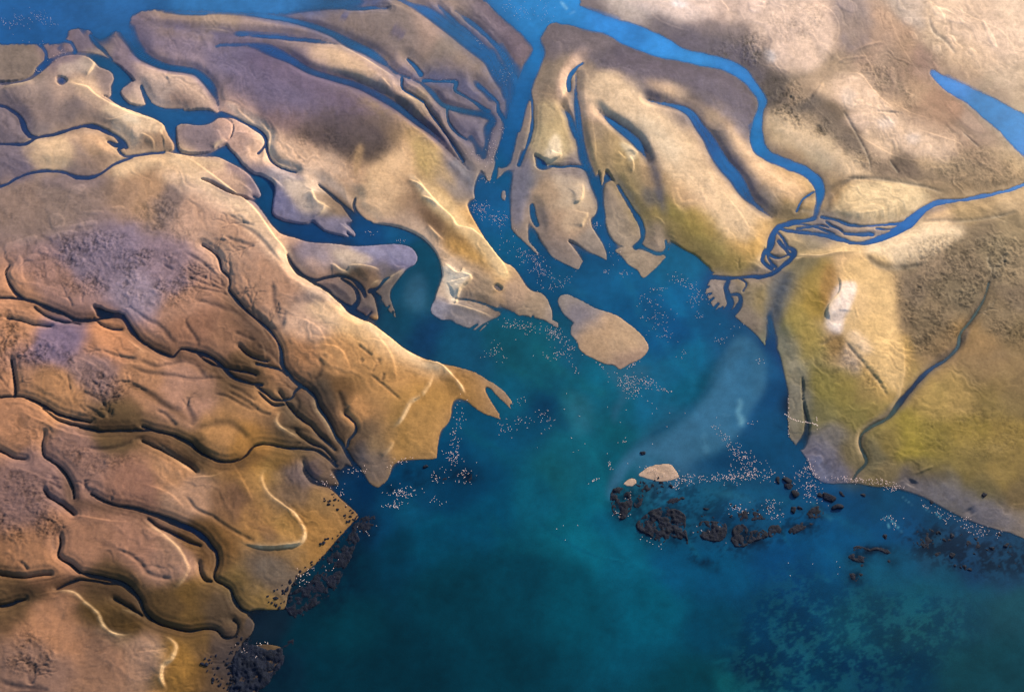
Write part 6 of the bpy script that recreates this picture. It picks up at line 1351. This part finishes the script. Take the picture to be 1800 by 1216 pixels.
FLOCKS = [  # u v ru rv turn n  where
 (30, 36, 22, 12, 0, 42, "top left lagoon"), (66, 30, 18, 6, 10, 36, "top left lagoon"), (84, 41, 16, 5, 10, 16, "top left lagoon"), (7, 40, 7, 6, 0, 12, "top left lagoon"), (100, 98, 16, 5, -30, 16, "top left creek"), (68, 125, 5, 4, 0, 9, "top left creek"), (50, 74, 20, 4, 0, 5, "top left lagoon"),
 (886, 132, 11, 14, 60, 34, "upper valley"), (841, 75, 8, 4, 40, 10, "upper valley"), (865, 262, 8, 20, 0, 38, "upper valley"), (783, 142, 20, 2, 0, 9, "upper valley"), (882, 228, 5, 9, 0, 9, "upper valley"), (832, 272, 16, 12, 0, 9, "upper valley"),
 (918, 24, 12, 11, 0, 34, "bright blue pool at the top"), (956, 18, 13, 15, 0, 26, "bright blue pool at the top"), (892, 12, 6, 10, 0, 14, "bright blue pool at the top"),
 (843, 366, 12, 8, 35, 66, "valley mouth"), (868, 385, 26, 10, 28, 66, "valley mouth"), (886, 378, 4, 8, 0, 12, "valley mouth"), (852, 316, 12, 6, 0, 16, "valley mouth"), (888, 428, 7, 10, 0, 10, "valley mouth"),
 (650, 409, 8, 3, 0, 9, "big meander"), (705, 424, 5, 3, 0, 8, "big meander"),
 (942, 462, 26, 12, 42, 96, "channel left of the forked sandbar"), (918, 440, 18, 5, 30, 16, "channel left of the forked sandbar"), (980, 498, 22, 8, -22, 36, "channel left of the forked sandbar"), (955, 482, 14, 8, 0, 20, "channel left of the forked sandbar"),
 (1049, 396, 8, 5, 0, 16, "notch beside the teardrop sandbar"), (1100, 480, 8, 5, 0, 12, "channel by the arrowhead sandbar"), (1066, 478, 6, 4, 0, 10, "channel by the arrowhead sandbar"), (1085, 452, 12, 14, 0, 12, "channel by the arrowhead sandbar"),
 (1202, 498, 20, 8, 35, 50, "blue bay right of the oval sandbar"), (1228, 524, 14, 9, -40, 40, "blue bay right of the oval sandbar"), (1160, 508, 14, 3, 0, 14, "blue bay right of the oval sandbar"), (1140, 528, 20, 14, 0, 26, "blue bay right of the oval sandbar"), (1160, 562, 20, 20, 0, 44, "blue bay right of the oval sandbar"), (1166, 590, 14, 9, 0, 16, "blue bay right of the oval sandbar"), (1228, 556, 8, 5, 0, 9, "blue bay right of the oval sandbar"), (1266, 600, 9, 6, 0, 12, "blue bay right of the oval sandbar"), (1290, 575, 16, 10, 0, 6, "blue bay right of the oval sandbar"),
 (918, 575, 34, 9, 14, 84, "water left of the oval sandbar"), (978, 590, 20, 8, 38, 76, "water left of the oval sandbar"),
 (1108, 678, 20, 14, 30, 130, "dense flock below the oval sandbar"), (1140, 672, 16, 6, 25, 40, "dense flock below the oval sandbar"), (1168, 687, 14, 3, 6, 18, "dense flock below the oval sandbar"), (975, 626, 24, 9, 0, 42, "teal water left of the oval sandbar"), (1003, 612, 8, 7, 0, 16, "teal water left of the oval sandbar"), (1011, 648, 3, 9, -30, 8, "teal water left of the oval sandbar"), (1058, 645, 14, 2, 42, 12, "dense flock below the oval sandbar"), (1112, 641, 10, 3, -32, 16, "dense flock below the oval sandbar"),
 (870, 620, 17, 12, 20, 34, "water above the left sand hook"), (915, 703, 9, 6, 0, 10, "water off the left sand hook"), (958, 732, 16, 10, 45, 24, "water off the left sand hook"), (916, 742, 15, 8, 0, 18, "water off the left sand hook"), (888, 752, 12, 9, 0, 18, "water off the left sand hook"),
 (800, 768, 10, 42, 10, 84, "bay beside the left sand point"), (797, 803, 8, 10, 0, 26, "bay beside the left sand point"), (818, 832, 12, 13, 0, 34, "bay beside the left sand point"),
 (704, 866, 26, 9, -5, 74, "shallows below the left sand point"), (688, 888, 18, 4, 0, 28, "shallows below the left sand point"), (704, 814, 16, 5, -20, 22, "shallows below the left sand point"), (764, 840, 12, 10, 0, 22, "shallows below the left sand point"), (765, 880, 14, 5, 10, 11, "shallows below the left sand point"), (628, 828, 14, 5, 0, 20, "shallows below the left sand point"), (596, 858, 20, 12, 40, 20, "shallows below the left sand point"), (570, 850, 10, 2, 20, 9, "shallows below the left sand point"),
 (1072, 816, 5, 11, 0, 12, "open teal water in the middle of the bay"), (1100, 776, 8, 4, 0, 7, "open teal water in the middle of the bay"), (1048, 842, 16, 1.5, -28, 14, "open teal water in the middle of the bay"), (1000, 760, 60, 40, 0, 14, "open teal water in the middle of the bay"), (1150, 735, 40, 30, 0, 10, "open teal water in the middle of the bay"),
 (1200, 624, 12, 4, -15, 8, "right bay"), (1336, 634, 6, 4, 0, 9, "right bay"), (1322, 742, 5, 4, 0, 5, "right bay"), (1275, 772, 26, 6, 50, 40, "feeding flock above the reef chain"), (1310, 808, 28, 12, 38, 110, "feeding flock above the reef chain"), (1322, 834, 34, 8, 0, 110, "feeding flock above the reef chain"), (1270, 840, 34, 6, 0, 84, "feeding flock above the reef chain"), (1205, 842, 22, 6, 0, 50, "feeding flock above the reef chain"), (1190, 852, 8, 6, 0, 20, "feeding flock above the reef chain"),
 (1150, 828, 28, 9, 0, 20, "pale shingle islet"), (1295, 893, 13, 8, 0, 30, "reef chain"), (1104, 872, 4, 12, 0, 10, "round reef"), (1090, 904, 10, 4, 10, 18, "round reef"), (1250, 935, 30, 12, 0, 16, "reef chain"), (1145, 950, 30, 8, 20, 9, "reef chain"),
 (1386, 730, 1.2, 38, 0, 26, "thin sand edge at the right bay"), (1425, 822, 2, 16, -25, 26, "thin sand edge at the right bay"), (1413, 828, 12, 9, 0, 44, "mud corner at the right"), (1420, 858, 18, 14, 40, 84, "mud corner at the right"), (1434, 742, 1.5, 9, 0, 6, "thin sand edge at the right bay"),
 (1492, 844, 26, 4, 4, 54, "crumbling mud edge at the right"), (1548, 850, 26, 5, 12, 58, "crumbling mud edge at the right"), (1574, 859, 11, 4, 0, 24, "crumbling mud edge at the right"), (1356, 898, 14, 9, 30, 40, "reef chain"), (1362, 884, 12, 4, 20, 12, "reef chain"), (1352, 836, 5, 9, 0, 8, "right bay"),
 (1626, 888, 4, 8, -40, 9, "streaked shallows off the right beach"), (1650, 900, 6, 6, 0, 10, "streaked shallows off the right beach"), (1560, 909, 10, 3, 0, 12, "streaked shallows off the right beach"), (1572, 920, 8, 6, 40, 8, "streaked shallows off the right beach"), (1676, 908, 26, 5, 14, 20, "streaked shallows off the right beach"), (1702, 922, 30, 8, 18, 36, "streaked shallows off the right beach"), (1720, 936, 12, 4, 0, 18, "streaked shallows off the right beach"), (1757, 938, 6, 4, 0, 10, "streaked shallows off the right beach"),
 (528, 1020, 12, 10, -35, 16, "long dark ledge"), (545, 1003, 16, 5, -35, 12, "long dark ledge"), (580, 995, 30, 20, -40, 12, "long dark ledge"), (640, 930, 16, 10, 0, 8, "long dark ledge"), (466, 1132, 6, 3, 0, 5, "lower left ledge"), (452, 1156, 10, 8, 0, 7, "lower left ledge"), (438, 1142, 12, 9, -45, 20, "lower left ledge"), (1460, 990, 60, 20, 0, 6, "open water by the black islets"), (1010, 930, 40, 20, 0, 4, "open teal water in the middle of the bay")]
B = []
for u, v, ru, rv, tn, n, where in FLOCKS:
    c_, s_ = math.cos(R_(tn)), math.sin(R_(tn))
    for _ in range(n):
        if max(ru, rv) / min(ru, rv) > 8: a_, b_ = rng.uniform(-1, 1), rng.uniform(-1, 1)
        else:
            a_, b_ = rng.normal(0, .72), rng.normal(0, .72)
        x_, y_ = a_ * ru, b_ * rv
        B.append((u + x_ * c_ - y_ * s_, v + x_ * s_ + y_ * c_, where, False))
for t_ in np.linspace(0, 1, 20): B.append((1380 + 57 * t_ + rng.normal(0, .3), 728 + 22 * t_ + 3 * math.sin(t_ * 5) + rng.normal(0, .4), "right bay", True))
info = []
for u, v, where, fly in B:
    z_ = 5.0 if fly else 0
    x_, y_ = ground(u, v, z_)
    hh = height(u, v)
    if fly: kind, z_ = "fly", 5.0
    elif hh < -.75: kind, z_ = "swim", 0.0
    else: kind, z_ = random.choice(("stand", "stand", "feed")), hh
    s_ = random.uniform(.68, .92)
    info.append((float(x_), float(y_), z_, kind, s_, random.uniform(0, 6.283), where, math.hypot(float(x_), float(y_), CAM_H)))
info.sort(key=lambda t: (t[3] != "fly", t[7]))
DOES = {"stand": "standing at", "feed": "head down feeding at", "swim": "floating at", "fly": "flying in the thin line over"}
for x_, y_, z_, kind, s_, rz, where, _ in info[:300]:
    o = bpy.data.objects.new("flamingo", BME[kind]); scene.collection.objects.link(o)
    o.location = (x_, y_, z_); o.scale = (s_,) * 3; o.rotation_euler = (0, 0, 1.9 + rz * .02 if kind == "fly" else rz)
    lab = "pale pink flamingo " + DOES[kind] + " the " + where
    tag(o, " ".join(lab.split()[:16]), "bird", "flamingos " + DOES[kind] + " the " + where)
VV, FF, off = [], [], 0
for x_, y_, z_, kind, s_, rz, where, _ in info[300:]:
    Vv, Ff = GEO[kind]; c_, q_ = math.cos(rz), math.sin(rz)
    p = Vv * s_; VV.append(np.stack([p[:, 0] * c_ - p[:, 1] * q_ + x_, p[:, 0] * q_ + p[:, 1] * c_ + y_, p[:, 2] + z_], -1))
    FF += [tuple(i + off for i in f_) for f_ in Ff]; off += len(Vv)
rest = bpy.data.objects.new("flamingo_flock", to_mesh("flamingo_flock", np.concatenate(VV), FF)); scene.collection.objects.link(rest)
tag(rest, "the far flocks of tiny pale pink flamingos spread across the lagoon", "birds", kind="stuff")
print("birds", len(info), round(time.time() - T0, 1))
